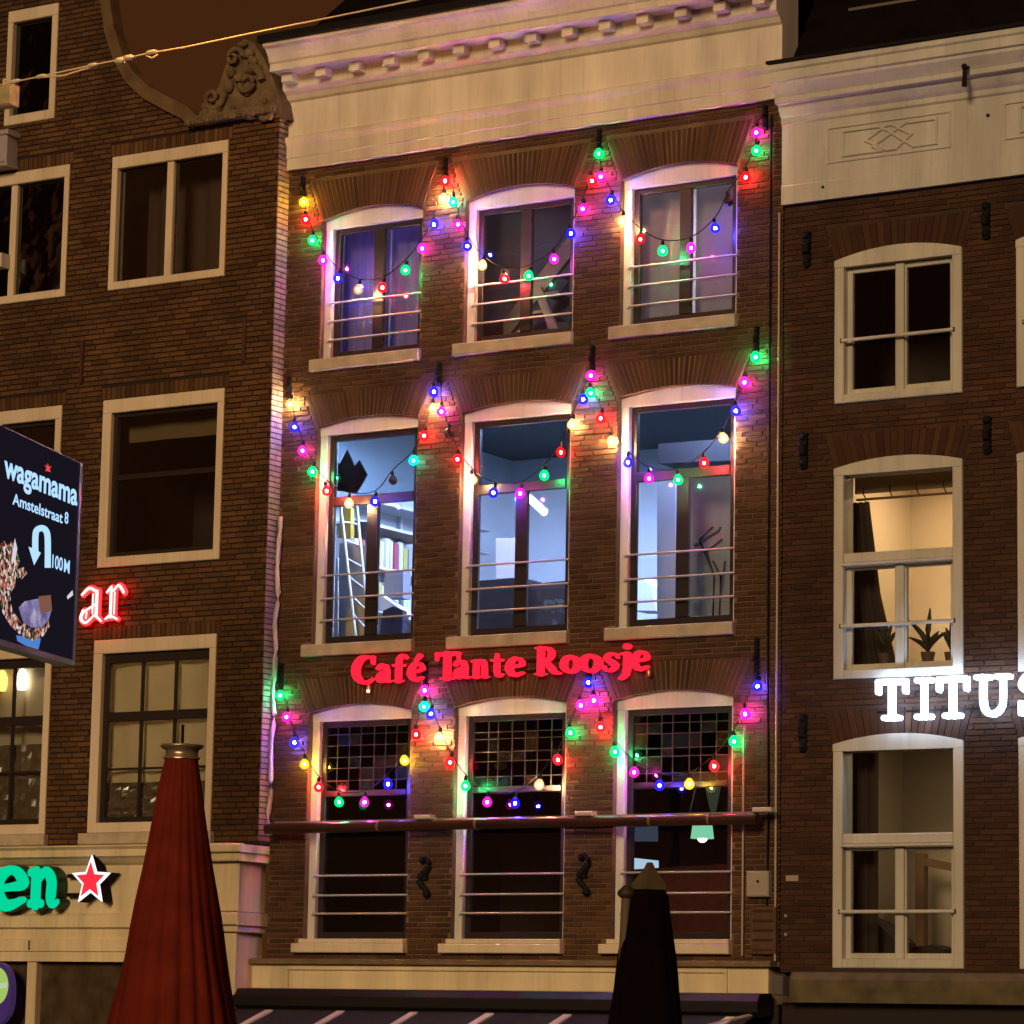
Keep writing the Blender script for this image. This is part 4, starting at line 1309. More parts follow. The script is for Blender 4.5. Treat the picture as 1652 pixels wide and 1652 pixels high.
for row, swags in enumerate(STR):
    rn = ('top', 'middle', 'lowest')[row]
    sg = thing('string_lights', 'black cord of coloured bulbs swagged across the %s row of cafe windows' % rn, 'string lights', U(830, (270, 600, 1080)[row], YB), 'strings of coloured bulbs on the cafe front')
    for sw in swags:
        path = []
        for k, x, y in sw:
            p = U(x, y, YB)
            path.append(p + Vector((0, 0, .112 if k != 'h' else 0)))
        sm = []
        for i in range(len(path) - 1):
            a, b, c, d = path[max(i - 1, 0)], path[i], path[i + 1], path[min(i + 2, len(path) - 1)]
            for j in range(4):
                t = j / 4
                sm.append(.5 * ((2 * b) + (c - a) * t + (2 * a - 5 * b + 4 * c - d) * t * t + (3 * b - a - 3 * c + d) * t ** 3))
        sm.append(path[-1])
        MB().tube(sm, .006, 5).build('cord', M_BLACK, sg)
        for k, x, y in sw:
            if k == 'h': continue
            p = U(x, y, YB)
            if k == 'o':
                b = place('bulb', MB().lathe([(.012, .062), (.022, .045), (.040, .022), (.047, 0), (.043, -.022), (.026, -.042), (.006, -.05)], (0, 0, 0), 12).mesh('bulb', mat('dead_bulb', (.03, .02, .03), .2)), sg, p)
                b['label'] = 'dark unlit bulb'
            else:
                b = place('bulb', SHELL[k], sg, p)
                b['label'] = CNAME[k] + ' glowing bulb'
                place('filament', CORE[k], b, p)
            place('socket', SOCK, b, p)
            b.rotation_euler = (rng.uniform(-.15, .1), rng.uniform(-.25, .25), 0)

# ================================================================== lettering
def cat(pts, n=6):
    out = []
    for i in range(len(pts) - 1):
        a, b, c, d = [Vector(pts[j]) for j in (max(i - 1, 0), i, i + 1, min(i + 2, len(pts) - 1))]
        for j in range(n):
            t = j / n
            out.append(.5 * ((2 * b) + (c - a) * t + (2 * a - 5 * b + 4 * c - d) * t * t + (3 * b - a - 3 * c + d) * t ** 3))
    out.append(Vector(pts[-1]))
    return out


def ribbon(mb, pts, f, y0, y1, closed=False):              # a stroke of varying width; f maps glyph x, y to world x, z
    P = cat(pts) if len(pts) > 2 else [Vector(p) for p in pts]
    L, Rr = [], []
    for i, p in enumerate(P):
        a, b = P[max(i - 1, 0)], P[min(i + 1, len(P) - 1)]
        d = Vector((b.x - a.x, b.y - a.y))
        d = d.normalized() if d.length > 1e-6 else Vector((1, 0))
        nrm = Vector((-d.y, d.x)) * p.z / 2
        L.append(Vector((p.x, p.y)) + nrm)
        Rr.append(Vector((p.x, p.y)) - nrm)
    d0 = Vector((P[1].x - P[0].x, P[1].y - P[0].y)).normalized()
    d1 = Vector((P[-1].x - P[-2].x, P[-1].y - P[-2].y)).normalized()
    poly = list(Rr)
    capn = 5
    for (c, d, s) in ((P[-1], d1, 1),):
        for k in range(1, capn):
            a = -math.pi / 2 + math.pi * k / capn
            poly.append(Vector((c.x, c.y)) + (d * math.cos(a) + Vector((-d.y, d.x)) * math.sin(a)) * c.z / 2)
    poly += list(reversed(L))
    c, d = P[0], -d0
    for k in range(1, capn):
        a = -math.pi / 2 + math.pi * k / capn
        poly.append(Vector((c.x, c.y)) + (d * math.cos(a) + Vector((-d.y, d.x)) * math.sin(a)) * c.z / 2)
    # fill as quads along the stroke plus fans for the two round ends, then close the sides
    n = len(P)
    W = [f(q.x, q.y) for q in poly]
    m = len(W)
    vs = [(x, y0, z) for x, z in W] + [(x, y1, z) for x, z in W]
    fs = []
    e0 = n + capn - 1                                      # first index of the reversed left side
    for i in range(n - 1):
        fs.append((i, i + 1, e0 + n - 2 - i, e0 + n - 1 - i))
    fs.append([n - 1] + list(range(n, n + capn - 1)) + [e0])
    fs.append([e0 + n - 1] + list(range(e0 + n, m)) + [0])
    fs += [(i, i + m, (i + 1) % m + m, (i + 1) % m) for i in range(m)]
    mb.add(vs, fs)


def rg(*p): return list(p)


SERIF = {
    'C': [[(.80, .76, .07), (.74, .92, .09), (.55, .98, .12), (.32, .90, .2), (.16, .62, .25), (.17, .32, .24), (.34, .08, .17), (.58, .02, .11), (.82, .16, .05)], [(.81, .99, .05), (.80, .72, .08)]],
    'a': [[(.10, .52, .12), (.20, .63, .11), (.38, .60, .15), (.45, .42, .19), (.45, .2, .18), (.50, .05, .13), (.62, .05, .06)], [(.44, .38, .09), (.24, .32, .14), (.13, .17, .17), (.22, .05, .13), (.42, .14, .08)]],
    'f': [[(.56, .88, .12), (.46, .98, .09), (.30, .86, .16), (.26, .55, .18), (.26, .03, .18)], [(.08, .60, .09), (.48, .60, .09)], [(.10, .03, .06), (.44, .03, .06)]],
    'e': [[(.14, .33, .08), (.34, .36, .09), (.52, .42, .11), (.44, .60, .11), (.28, .64, .11), (.14, .46, .18), (.13, .22, .19), (.28, .04, .14), (.54, .12, .06)]],
    'T': [[(.05, .93, .13), (.87, .93, .13)], [(.06, .97, .05), (.03, .72, .05)], [(.86, .97, .05), (.90, .72, .05)], [(.45, .93, .21), (.45, .04, .21)], [(.24, .03, .07), (.67, .03, .07)]],
    'n': [[(.02, .60, .07), (.17, .60, .10)], [(.17, .60, .17), (.17, .05, .17)], [(.03, .03, .06), (.32, .03, .06)], [(.2, .46, .08), (.36, .62, .12), (.51, .50, .17), (.53, .05, .17)], [(.40, .03, .06), (.68, .03, .06)]],
    't': [[(.22, .84, .05), (.22, .6, .15), (.22, .2, .17), (.30, .04, .12), (.46, .10, .05)], [(.02, .61, .08), (.44, .61, .08)]],
    'R': [[(.2, .95, .2), (.2, .05, .2)], [(.03, .03, .06), (.38, .03, .06)], [(.03, .97, .06), (.3, .97, .06)], [(.22, .95, .08), (.50, .93, .13), (.62, .74, .2), (.50, .54, .12), (.22, .50, .08)], [(.40, .50, .12), (.60, .24, .2), (.76, .07, .16), (.95, .03, .06)]],
    'o': [[(.32, .62, .10), (.14, .50, .17), (.12, .22, .18), (.32, .04, .10), (.52, .20, .18), (.52, .46, .18), (.32, .62, .10)]],
    's': [[(.44, .48, .06), (.38, .61, .08), (.22, .62, .11), (.13, .49, .14), (.26, .35, .17), (.38, .20, .15), (.27, .05, .11), (.12, .06, .08), (.05, .20, .06)]],
    'j': [[(.06, .60, .07), (.22, .60, .10)], [(.24, .60, .17), (.24, .2, .18), (.20, -.12, .16), (.04, -.27, .09)], [(.235, .86, .2), (.25, .87, .2)]],
}
SERIF['é'] = SERIF['e'] + [[(.28, .74, .05), (.42, .93, .13)]]
M_NEON = glow('red_sign_face', (1.0, .010, .028), 2.1)
sg = thing('cafe_sign', 'glowing red lettering Café Tante Roosje above the lowest cafe windows', 'sign', (-.1, -.08, 6.8))
crop = dict(s=540 / 1652 * 1.0)
WORDS = [('C', 85, 190), ('a', 203, 275), ('f', 284, 352), ('é', 360, 437), ('T', 492, 612), ('a', 583, 662), ('n', 672, 756), ('t', 768, 826), ('e', 843, 930), ('R', 986, 1112), ('o', 1114, 1204), ('o', 1208, 1308), ('s', 1318, 1396), ('j', 1400, 1456), ('e', 1460, 1546)]
ZB, HC = 6.795, .275
for ch, a, b in WORDS:
    xa, xb = U(540 + a / 3.059, 1085, -.1).x, U(540 + b / 3.059, 1085, -.1).x
    xs = [p[0] + sg_ * p[2] / 2 for st_ in SERIF[ch] for p in st_ for sg_ in (-1, 1)]
    lo, hi = min(xs), max(xs)
    m = MB()
    for i, st_ in enumerate(SERIF[ch]):
        ribbon(m, st_, lambda gx, gy: (xa + (gx - lo) / (hi - lo) * (xb - xa), ZB + gy * HC), -.11 - .0012 * i, -.05 - .0012 * i)
    m.build('letter', M_NEON, sg)
for i in range(2): MB().box(-1.8, 1.6, -.045, -.03, 6.84 + i * .1, 6.855 + i * .1).build('mounting_rail', M_BLACK, sg)
for px, py in ((595, 1113), (1047, 1088)):
    c = U(px, py, -.06)
    t = thing('spot_lamp', 'small %s under the red cafe lettering' % ('lit brass lamp' if px < 700 else 'unlit lamp on the right'), 'lamp', c)
    MB().lathe([(.018, -.02), (.026, .03), (.012, .05)], c, 10).build('lamp_body', mat('brass', (.5, .35, .12), .3, metal=.6), t)
    if px < 700: MB().ball(c + Vector((0, -.01, -.012)), .02, 8, 6).build('bulb', glow('tiny_warm', (1, .65, .3), 3), t)

SLAB = {
    'T': [[(.06, .92, .17), (.86, .92, .17)], [(.06, .90, .15), (.06, .68, .15)], [(.86, .90, .15), (.86, .68, .15)], [(.46, .92, .19), (.46, .08, .19)], [(.24, .08, .16), (.68, .08, .16)]],
    'I': [[(.06, .92, .16), (.56, .92, .16)], [(.31, .92, .19), (.31, .08, .19)], [(.06, .08, .16), (.56, .08, .16)]],
    'U': [[(.02, .93, .15), (.42, .93, .15)], [(.22, .93, .19), (.22, .34, .19), (.34, .12, .18), (.56, .10, .17), (.74, .24, .15), (.78, .45, .15), (.78, .93, .15)], [(.60, .93, .15), (.98, .93, .15)]],
    'S': [[(.68, .92, .12), (.68, .72, .14)], [(.66, .78, .12), (.50, .93, .16), (.24, .90, .17), (.12, .70, .18), (.34, .54, .18), (.60, .42, .18), (.68, .24, .18), (.46, .08, .16), (.22, .10, .15), (.10, .28, .12)], [(.09, .32, .13), (.09, .06, .12)]],
}
ts = thing('shop_sign', 'white glowing slab lettering TITUS on the right dark brick house', 'sign', (4.9, -.1, 6.4))
zt0, zt1 = 6.20, 6.60
M_TITUS = glow('white_sign_face', (.80, .90, 1.0), 2.2)
M_HALO = glow('sign_back_light', (.42, .62, 1.0), 34)
for ch, a, b in (('T', 430, 592), ('I', 600, 702), ('T', 694, 858), ('U', 858, 1046), ('S', 1052, 1190)):
    xa, xb = U(1252 + a / 2.7, 1130, -.12).x, U(1252 + b / 2.7, 1130, -.12).x
    xs = [p[0] + q * p[2] / 2 for st_ in SLAB[ch] for p in st_ for q in (-1, 1)]
    lo, hi = min(xs), max(xs)
    m, h = MB(), MB()
    for i, st_ in enumerate(SLAB[ch]):
        fm = lambda gx, gy: (xa + .022 + (gx - lo) / (hi - lo) * (xb - xa - .044), zt0 + gy * (zt1 - zt0))
        ribbon(m, [(p[0], p[1], p[2] * .84) for p in st_], fm, -.18 - .001 * i, -.13 - .001 * i)
        ribbon(h, [(p[0], p[1], p[2] * .8) for p in st_], fm, -.122 - .001 * i, -.112 - .001 * i)
    lt = m.build('letter', M_TITUS, ts)
    h.build('back_light', M_HALO, lt)
for z in (6.30, 6.48): MB().box(4.1, 6.0, -.06, -.045, z - .01, z + .01).build('mounting_rail', M_BLACK, ts)

ROUND = {
    'e': [[(.14, .34, .13), (.40, .36, .14), (.66, .42, .20), (.56, .62, .18), (.38, .66, .17), (.18, .50, .26), (.17, .22, .28), (.36, .04, .22), (.68, .14, .11)]],
    'n': [[(.02, .62, .15), (.18, .62, .15)], [(.20, .60, .27), (.20, .08, .27)], [(.04, .07, .15), (.38, .07, .15)], [(.24, .44, .13), (.46, .63, .18), (.66, .48, .26), (.66, .16, .26), (.74, .06, .16), (.86, .10, .10)]],
}
hs = thing('bar_sign', 'glowing green lettering en on the cream shop fascia at the left edge', 'sign', U(45, 1440, LY - .2))
ys = LY - .30
z0 = U(60, 1464, ys).z
sc_ = (U(60, 1400, ys).z - z0) / .70
for ch, xa_, xb_ in (('e', -18, 44), ('n', 43, 95)):
    xa, xb = U(xa_, 1440, ys).x, U(xb_, 1440, ys).x
    xs = [p[0] + q * p[2] / 2 for st_ in ROUND[ch] for p in st_ for q in (-1, 1)]
    lo, hi = min(xs), max(xs)
    m, bk = MB(), MB()
    for i, st_ in enumerate(ROUND[ch]):
        fm = lambda gx, gy: (xa + (gx - lo) / (hi - lo) * (xb - xa), z0 + gy * sc_)
        ribbon(m, st_, fm, ys - .001 * i, ys + .02 - .001 * i)
        ribbon(bk, [(p[0], p[1], p[2] * 1.12) for p in st_], fm, ys + .021 - .001 * i, LY - .12 - .001 * i)
    lt = m.build('letter', glow('green_sign_face', (.0, .74, .36), .92), hs)
    bk.build('letter_return', mat('dark_green_return', (.005, .05, .02), .4), lt)
ss = thing('star_sign', 'red star with white glowing outline beside the green lettering', 'sign', U(146, 1420, ys))
c = U(146, 1421, ys)


def star(R, r): return [(c.x + (R if i % 2 == 0 else r) * math.sin(i * math.pi / 5), c.z + (R if i % 2 == 0 else r) * math.cos(i * math.pi / 5)) for i in range(10)]


S0 = .27


def starmesh(R, r, y0, y1):
    P = star(R, r)
    m = MB()
    vs = [(c.x, y0, c.z), (c.x, y1, c.z)] + [(x, y0, z) for x, z in P] + [(x, y1, z) for x, z in P]
    fs = [(0, 2 + i, 2 + (i + 1) % 10) for i in range(10)] + [(1, 12 + (i + 1) % 10, 12 + i) for i in range(10)] + [(2 + i, 12 + i, 12 + (i + 1) % 10, 2 + (i + 1) % 10) for i in range(10)]
    return m.add(vs, fs)


starmesh(S0, S0 * .44, ys, ys + .02).build('star_outline', glow('star_white', (1, .90, .95), 1.3), ss)
starmesh(S0 * .72, S0 * .72 * .44, ys - .012, ys - .001).build('star_face', glow('star_red', (1, .03, .05), 1.1), ss)
starmesh(S0 * 1.02, S0 * .46, ys + .021, LY - .13).build('star_return', M_BLACK, ss)
for dz in (.06, -.14): MB().box(U(95, 1440, ys).x, c.x - .05, LY - .18, LY - .13, c.z + dz - .02, c.z + dz + .02).build('mounting_bar', M_BLACK, ss)

# blackletter neon
ns = thing('neon_sign', 'red neon blackletter letters ar on the left brick wall', 'sign', U(160, 980, LY - .1))
GA = {'a': [[(.10, .70, .07), (.30, .84, .09), (.52, .74, .08)], [(.52, .76, .10), (.52, .18, .10)], [(.52, .18, .08), (.66, .06, .06)], [(.50, .46, .05), (.18, .30, .07)], [(.16, .32, .10), (.10, .14, .10), (.24, .04, .07), (.46, .20, .05)], [(.42, .70, .04), (.42, .24, .04)], [(.26, .28, .04), (.24, .14, .04)]],
      'r': [[(.08, .72, .06), (.22, .84, .07)], [(.22, .80, .10), (.22, .14, .10)], [(.06, .10, .06), (.22, .16, .08), (.44, .08, .06)], [(.34, .70, .04), (.34, .20, .04)], [(.30, .74, .06), (.46, .86, .08), (.62, .70, .10)]]}
yn = LY - .13
for ch, a, b in (('a', 131, 163), ('r', 170, 198)):
    xa, xb = U(a, 980, yn).x, U(b, 980, yn).x
    zb, zt = U(160, 1006, yn).z, U(160, 945, yn).z
    xs = [p[0] for st_ in GA[ch] for p in st_]
    lo, hi = min(xs), max(xs)
    m, h = MB(), MB()
    for i, st_ in enumerate(GA[ch]):
        fm = lambda gx, gy: (xa + (gx - lo) / (hi - lo) * (xb - xa), zb + gy / .88 * (zt - zb))
        ribbon(m, [(p_[0], p_[1], p_[2] * .75) for p_ in st_], fm, yn - .001 * i, yn + .012 - .001 * i)
        ribbon(h, [(p[0], p[1], p[2] * 1.5 + .02) for p in st_], fm, yn + .03 - .001 * i, yn + .04 - .001 * i)
    lt = m.build('letter', glow('neon_pink', (1, .50, .48), 2.2), ns)
    h.build('back_light', glow('neon_halo_red', (1, .01, .012), 9), lt)  # wider red glow added behind the tubes to carry their halo
MB().box(U(126, 980, yn).x, U(204, 980, yn).x, yn + .05, yn + .07, U(160, 978, yn).z - .01, U(160, 978, yn).z + .01).build('mounting_rail', M_BLACK, ns)

# ================================================================== LED screen hanging out from the left house
YS = -4.0
Rr_ = U(123, 915, YS)
az = math.radians(16.7)
UD = Vector((math.sin(az), -math.cos(az), 0))              # from the wall end towards the street
ND = Vector((math.cos(az), math.sin(az), 0))               # normal of the visible face


def SP(px, py, off=0.0):                                   # a photo point brought to the screen's plane
    d = ray(px, py)
    t = (Rr_ + ND * off - CAM).dot(ND) / d.dot(ND)
    return CAM + d * t


scr = thing('led_screen', 'dark hanging advertising screen with white lettering and a noodle bowl picture', 'screen', Rr_)
zt = U(123, 752, YS).z
zb = U(123, 1070, YS).z
LEN = 3.0


def slab(name, s0, s1, za, zb_, o0, o1, m, parent, ztop2=None):
    vs = []
    for o in (o0, o1):
        for s, z in ((s0, za), (s1, za), (s1, zb_ if ztop2 is None else ztop2), (s0, zb_)):
            p = Rr_ + UD * s + ND * o
            vs.append((p.x, p.y, z))
    return MB().add(vs, [(0, 1, 2, 3), (7, 6, 5, 4), (0, 4, 5, 1), (1, 5, 6, 2), (2, 6, 7, 3), (3, 7, 4, 0)]).build(name, m, parent)


slab('housing', -.03, LEN, zb - .02, zt + .03, -.16, -.004, mat('screen_case', (.05, .05, .055), .4), scr, zt + .08)
slab('bezel', -.03, .03, zb - .02, zt + .025, -.0035, .012, mat('screen_bezel', (.07, .07, .075), .35), scr)
slab('bezel', .031, LEN, zb - .02, zb + .03, -.0035, .012, mat('screen_bezel'), scr)
slab('display', .031, LEN - .05, zb + .031, zt + .02, -.0035, .004, glow('display_dark', (.0085, .0068, .0125), 1.0), scr, zt + .06)
mp = Rr_ + UD * 2.5 + ND * -.26
MB().tube([(mp.x, mp.y, 0), (mp.x, mp.y, zt + .2)], .07, 12).build('mast', M_BLACK, scr)
for z in (zb + .4, zt - .4): MB().tube([(mp.x, mp.y, z), Rr_ + UD * 2.5 + ND * -.15 + Vector((0, 0, z - Rr_.z))], .04, 8).build('bracket', M_BLACK, scr)


def text_on(txt, pa, pb, hpx, name, m, bold=0.0):          # lettering that runs from photo point pa to pb along the screen
    a, b = SP(*pa, .006), SP(*pb, .006)
    cu = bpy.data.curves.new(name, 'FONT')
    cu.body = txt
    cu.size = 1
    cu.offset = bold
    ob = bpy.data.objects.new(name, cu)
    COL.objects.link(ob)
    dg = bpy.context.evaluated_depsgraph_get()
    me = bpy.data.meshes.new_from_object(ob.evaluated_get(dg))
    bpy.data.objects.remove(ob)
    xs = [v.co.x for v in me.vertices]
    w0, w1 = min(xs), max(xs)
    top = SP(pa[0], pa[1] - hpx, .006).z - a.z
    for v in me.vertices:
        u = (v.co.x - w0) / (w1 - w0)
        p = a + (b - a) * u
        v.co = (p.x, p.y, a.z + v.co.y * top / .5 + (b.z - a.z) * u * 0)
    me.name = name
    me.materials.clear()
    me.materials.append(m)
    return place(name, me, scr)


M_LED = glow('led_text', (.42, .68, 1.0), 1.15)
text_on('wagamama', (6, 768), (125, 806), 27, 'brand_lettering', M_LED, .028)
text_on('Amstelstraat', (20, 813), (101, 842), 13, 'address_lettering', M_LED, .02)
text_on('8', (104, 843), (110, 845), 13, 'number_lettering', M_LED, .02)
text_on('100', (84, 915), (101, 921), 15, 'distance_lettering', M_LED, .02)
text_on('M', (103, 922), (112, 926), 15, 'unit_lettering', M_LED, .02)


def flat(name, pts, m, off):
    P = [SP(x, y, off) for x, y in pts]
    return MB().add(P, [list(range(len(P)))]).build(name, m, scr)


def stroke_px(name, pts, wpx, m, off):
    P = cat([(x, y, wpx) for x, y in pts], 5) if len(pts) > 2 else [Vector((x, y, wpx)) for x, y in pts]
    mb = MB()
    vs = []
    for i, p in enumerate(P):
        a, b = P[max(i - 1, 0)], P[min(i + 1, len(P) - 1)]
        d = Vector((b.x - a.x, b.y - a.y)).normalized() * p.z / 2
        vs.append(SP(p.x - d.y, p.y + d.x, off))
        vs.append(SP(p.x + d.y, p.y - d.x, off))
    mb.add(vs, [(2 * i, 2 * i + 2, 2 * i + 3, 2 * i + 1) for i in range(len(P) - 1)])
    return mb.build(name, m, scr)


stroke_px('arrow_bend', [(77, 916), (77, 870), (74, 856), (67, 852), (59, 856), (57, 868), (57, 890)], 10, M_LED, .0065)
flat('arrow_head', [(46, 882), (57, 886), (66, 892), (55, 912)], M_LED, .007)
flat('star_mark', [(77, 747), (79, 753), (83, 752), (80, 757), (82, 762), (77, 760), (73, 760), (75, 755), (72, 750), (76, 752)], glow('led_red', (.9, .06, .07), 1.0), .006)
# the bowl on the screen
PINK, GRN, WH = glow('led_pink', (.75, .22, .17), .8), glow('led_green', (.10, .36, .16), .7), glow('led_white', (.75, .72, .8), .9)
PAL = [PINK, GRN, WH, glow('led_peach', (.8, .4, .25), .8), glow('led_deepred', (.3, .03, .04), .8)]
rr = random.Random(11)
bowl = [(30, 980), (40, 970), (60, 966), (80, 964), (83, 985), (74, 1015), (60, 1026), (46, 1016), (36, 1000)]
lp = glow('led_soup', (.2, .17, .38), .8)
lt_ = lp.node_tree
ln_, lr_, lg_ = lt_.nodes.new('ShaderNodeTexNoise'), lt_.nodes.new('ShaderNodeValToRGB'), lt_.nodes.new('ShaderNodeNewGeometry')
ln_.inputs['Scale'].default_value = 5
ln_.inputs['Detail'].default_value = 4
lr_.color_ramp.elements[0].position, lr_.color_ramp.elements[1].position = .36, .66
lr_.color_ramp.elements[0].color, lr_.color_ramp.elements[1].color = (.10, .09, .24, 1), (.62, .55, .68, 1)
lr_.color_ramp.elements.new(.52).color = (.26, .22, .46, 1)
lt_.links.new(lg_.outputs['Position'], ln_.inputs['Vector'])
lt_.links.new(ln_.outputs['Fac'], lr_.inputs['Fac'])
lt_.links.new(lr_.outputs[0], lt_.nodes['Emission'].inputs['Color'])
flat('bowl_print', bowl, lp, .0045)
flat('bowl_print', [(62, 962), (82, 960), (84, 985), (66, 990)], glow('led_brown', (.30, .13, .08), .7), .005)
flat('bowl_print', [(26, 1025), (66, 1030), (62, 1048), (42, 1042), (28, 1034)], glow('led_blue', (.10, .28, .75), .8), .005)
fm_ = bpy.data.materials.new('food_print')
fm_.use_nodes = True
ft = fm_.node_tree
ft.nodes.remove(ft.nodes['Principled BSDF'])
fe = ft.nodes.new('ShaderNodeEmission')
fg_ = ft.nodes.new('ShaderNodeNewGeometry')
fn = ft.nodes.new('ShaderNodeTexNoise')
fn.inputs['Scale'].default_value = 4
fv = ft.nodes.new('ShaderNodeTexVoronoi')
fv.inputs['Scale'].default_value = 36
fmx = ft.nodes.new('ShaderNodeMixRGB')
fmx.inputs['Fac'].default_value = .12
fr_ = ft.nodes.new('ShaderNodeValToRGB')
fr_.color_ramp.elements[0].position, fr_.color_ramp.elements[1].position = .12, .92
fr_.color_ramp.elements[0].color, fr_.color_ramp.elements[1].color = (.012, .01, .014, 1), (.85, .80, .74, 1)
for ps, cl in ((.28, (.16, .02, .02)), (.40, (.55, .16, .10)), (.52, (.75, .42, .30)), (.60, (.06, .22, .08)), (.68, (.03, .05, .03)), (.76, (.62, .22, .16))):
    fr_.color_ramp.elements.new(ps).color = (*cl, 1)
fsep = ft.nodes.new('ShaderNodeSeparateColor')
ft.links.new(fg_.outputs['Position'], fn.inputs['Vector'])
ft.links.new(fg_.outputs['Position'], fmx.inputs['Color1'])
ft.links.new(fn.outputs['Color'], fmx.inputs['Color2'])
ft.links.new(fmx.outputs[0], fv.inputs['Vector'])
ft.links.new(fv.outputs['Color'], fsep.inputs[0])
ft.links.new(fsep.outputs[0], fr_.inputs['Fac'])
ft.links.new(fr_.outputs[0], fe.inputs['Color'])
fe.inputs['Strength'].default_value = .8
ft.links.new(fe.outputs[0], ft.nodes['Material Output'].inputs['Surface'])
flat('garnish_print', [(-4, 885), (6, 872), (12, 880), (20, 872), (27, 888), (32, 905), (27, 918), (38, 915), (44, 925), (34, 936), (26, 930), (24, 946), (16, 958), (20, 985), (34, 1003), (52, 1013), (70, 1010), (78, 1000), (80, 1010), (70, 1026), (52, 1034), (34, 1026), (16, 1008), (2, 985), (-4, 960)], fm_, .0062)
flat('leaf_print', [(18, 905), (24, 868), (28, 885), (24, 908)], WH, .0065)
flat('leaf_print', [(108, 962), (117, 952), (118, 960), (109, 967)], WH, .0065)

# round light box at the left edge
lb = thing('light_box', 'small purple lightbox with a lime oval at the bottom left corner', 'sign', U(0, 1600, -.5))
cx, cy, cz = U(-6, 1600, -.5)
hb = [(cx + .21 * math.cos(t) , cz - .02 + .33 * math.copysign(abs(math.sin(t)) ** .8, math.sin(t))) for t in [2 * math.pi * i / 28 for i in range(28)]]
MB().prism(hb, -.50, -.42).build('box', mat('purple_box', (.05, .02, .16), .4, emit=(.06, .035, .20), estr=.3), lb)
hb = [(cx + .165 * math.cos(t), cz + .06 + .2 * math.sin(t)) for t in [2 * math.pi * i / 28 for i in range(28)]]
MB().prism(hb, -.506, -.501).build('oval', glow('lime_oval', (.50, .72, .16), .75), lb)
MB().prism([(cx - .12, cz + .02), (cx + .15, cz + .04), (cx + .15, cz + .10), (cx - .12, cz + .07)], -.511, -.507).build('band', glow('pale_band', (.55, .75, .5), .8), lb)
MB().tube([(cx, -.42, cz), (cx, LY, cz)], .02, 6).build('bracket', M_BLACK, lb)

# ================================================================== long red-brown rail in front of the lowest windows
rb = thing('awning_roll', 'long red brown rolled awning on brackets across the lowest cafe windows', 'awning', (0, -.2, 5.3))
xa, xb = U(430, 1335, -.2).x, U(1222, 1322, -.2).x
M_ROLL = mat('oxblood_cover', (.050, .016, .010), .30, noise=.4, nscale=2.5, spec=.6)
zr = U(830, 1328, -.2).z
MB().tube([(xa, -.2, zr - .01), ((xa + xb) / 2, -.2, zr + .004), (xb, -.2, zr - .004)], .056, 14).build('roll', M_ROLL, rb)
MB().box(xa + .1, xb - .05, -.205, -.19, zr + .05, zr + .064).build('top_rail', mat('grey_rail', (.34, .26, .24), .4, metal=.3), rb)
for px in (685, 945, 1232):
    p = U(px, 1320, -.2)
    br = MB().bbox(p.x - .10, p.x + .10, -.25, -.16, zr + .055, zr + .10, .01)
    br.tube([(p.x, -.2, zr + .07), (p.x, 0.01, zr + .07)], .018, 6)
    br.build('bracket', mat('pale_bracket', (.55, .45, .40), .4), rb)
for px in (612, 770, 1050, 1145): MB().lathe([(.071, 0), (.072, .01), (.071, .02)], (0, 0, 0), 14).tube([(U(px, 1325, -.2).x - .01, -.2, zr), (U(px, 1325, -.2).x + .01, -.2, zr)], .0715, 14).build('strap', M_ROLL, rb) if False else MB().tube([(U(px, 1325, -.2).x - .012, -.2, zr), (U(px, 1325, -.2).x + .012, -.2, zr)], .060, 14).build('strap', mat('tan_strap', (.22, .12, .07), .5), rb)

# ================================================================== dark awning at the bottom
aw = thing('awning', 'dark shop awning with pale stripes below the cafe fascia', 'awning', (0, -.4, 3.5))
MB().xprism([(-.061, 3.70), (-.061, 3.50), (-.30, 3.47), (-.36, 3.52), (-.36, 3.62), (-.30, 3.69)], -3.06, 3.02).build('cassette', mat('dark_casing', (.008, .005, .006), .45), aw)
cv = MB()
A0, A1 = Vector((0, -.33, 3.485)), Vector((0, -1.9, 2.95))
cv.add([(-3.0, A0.y, A0.z), (2.97, A0.y, A0.z), (2.97, A1.y, A1.z), (-3.0, A1.y, A1.z), (-3.0, A0.y, A0.z - .012), (2.97, A0.y, A0.z - .012), (2.97, A1.y, A1.z - .012), (-3.0, A1.y, A1.z - .012)],
       [(0, 3, 2, 1), (4, 5, 6, 7), (0, 4, 7, 3), (1, 2, 6, 5), (3, 7, 6, 2), (0, 1, 5, 4)])
cv.build('canopy', mat('black_canvas', (.010, .007, .006), .85), aw)
for i in range(7):
    x = -2.55 + i * .88
    q = MB()
    e = .05
    s = (A1 - A0)
    n0 = A0 + s * .06 + Vector((0, 0, .004))
    n1 = A1 + Vector((0, 0, .004))
    q.add([(x, n0.y, n0.z), (x + e * 1.8, n0.y, n0.z), (x + e * 1.8, n1.y, n1.z), (x, n1.y, n1.z), (x, n0.y, n0.z + .02), (x + e * 1.8, n0.y, n0.z + .02), (x + e * 1.8, n1.y, n1.z + .02), (x, n1.y, n1.z + .02)],
          [(0, 1, 2, 3), (4, 7, 6, 5), (0, 4, 5, 1), (1, 5, 6, 2), (2, 6, 7, 3), (3, 7, 4, 0)])
    q.build('canopy_rib', mat('pale_rib', (.62, .52, .48), .6), aw)
MB().tube([(2.95, -.3, 3.5), (2.2, -1.3, 3.2)], .02, 6).build('folding_arm', mat('grey_rail'), aw)
MB().xprism([(-1.88, 2.96), (-1.95, 2.96), (-1.95, 2.72), (-1.88, 2.72)], -3.0, 2.97).build('valance', mat('black_canvas'), aw)
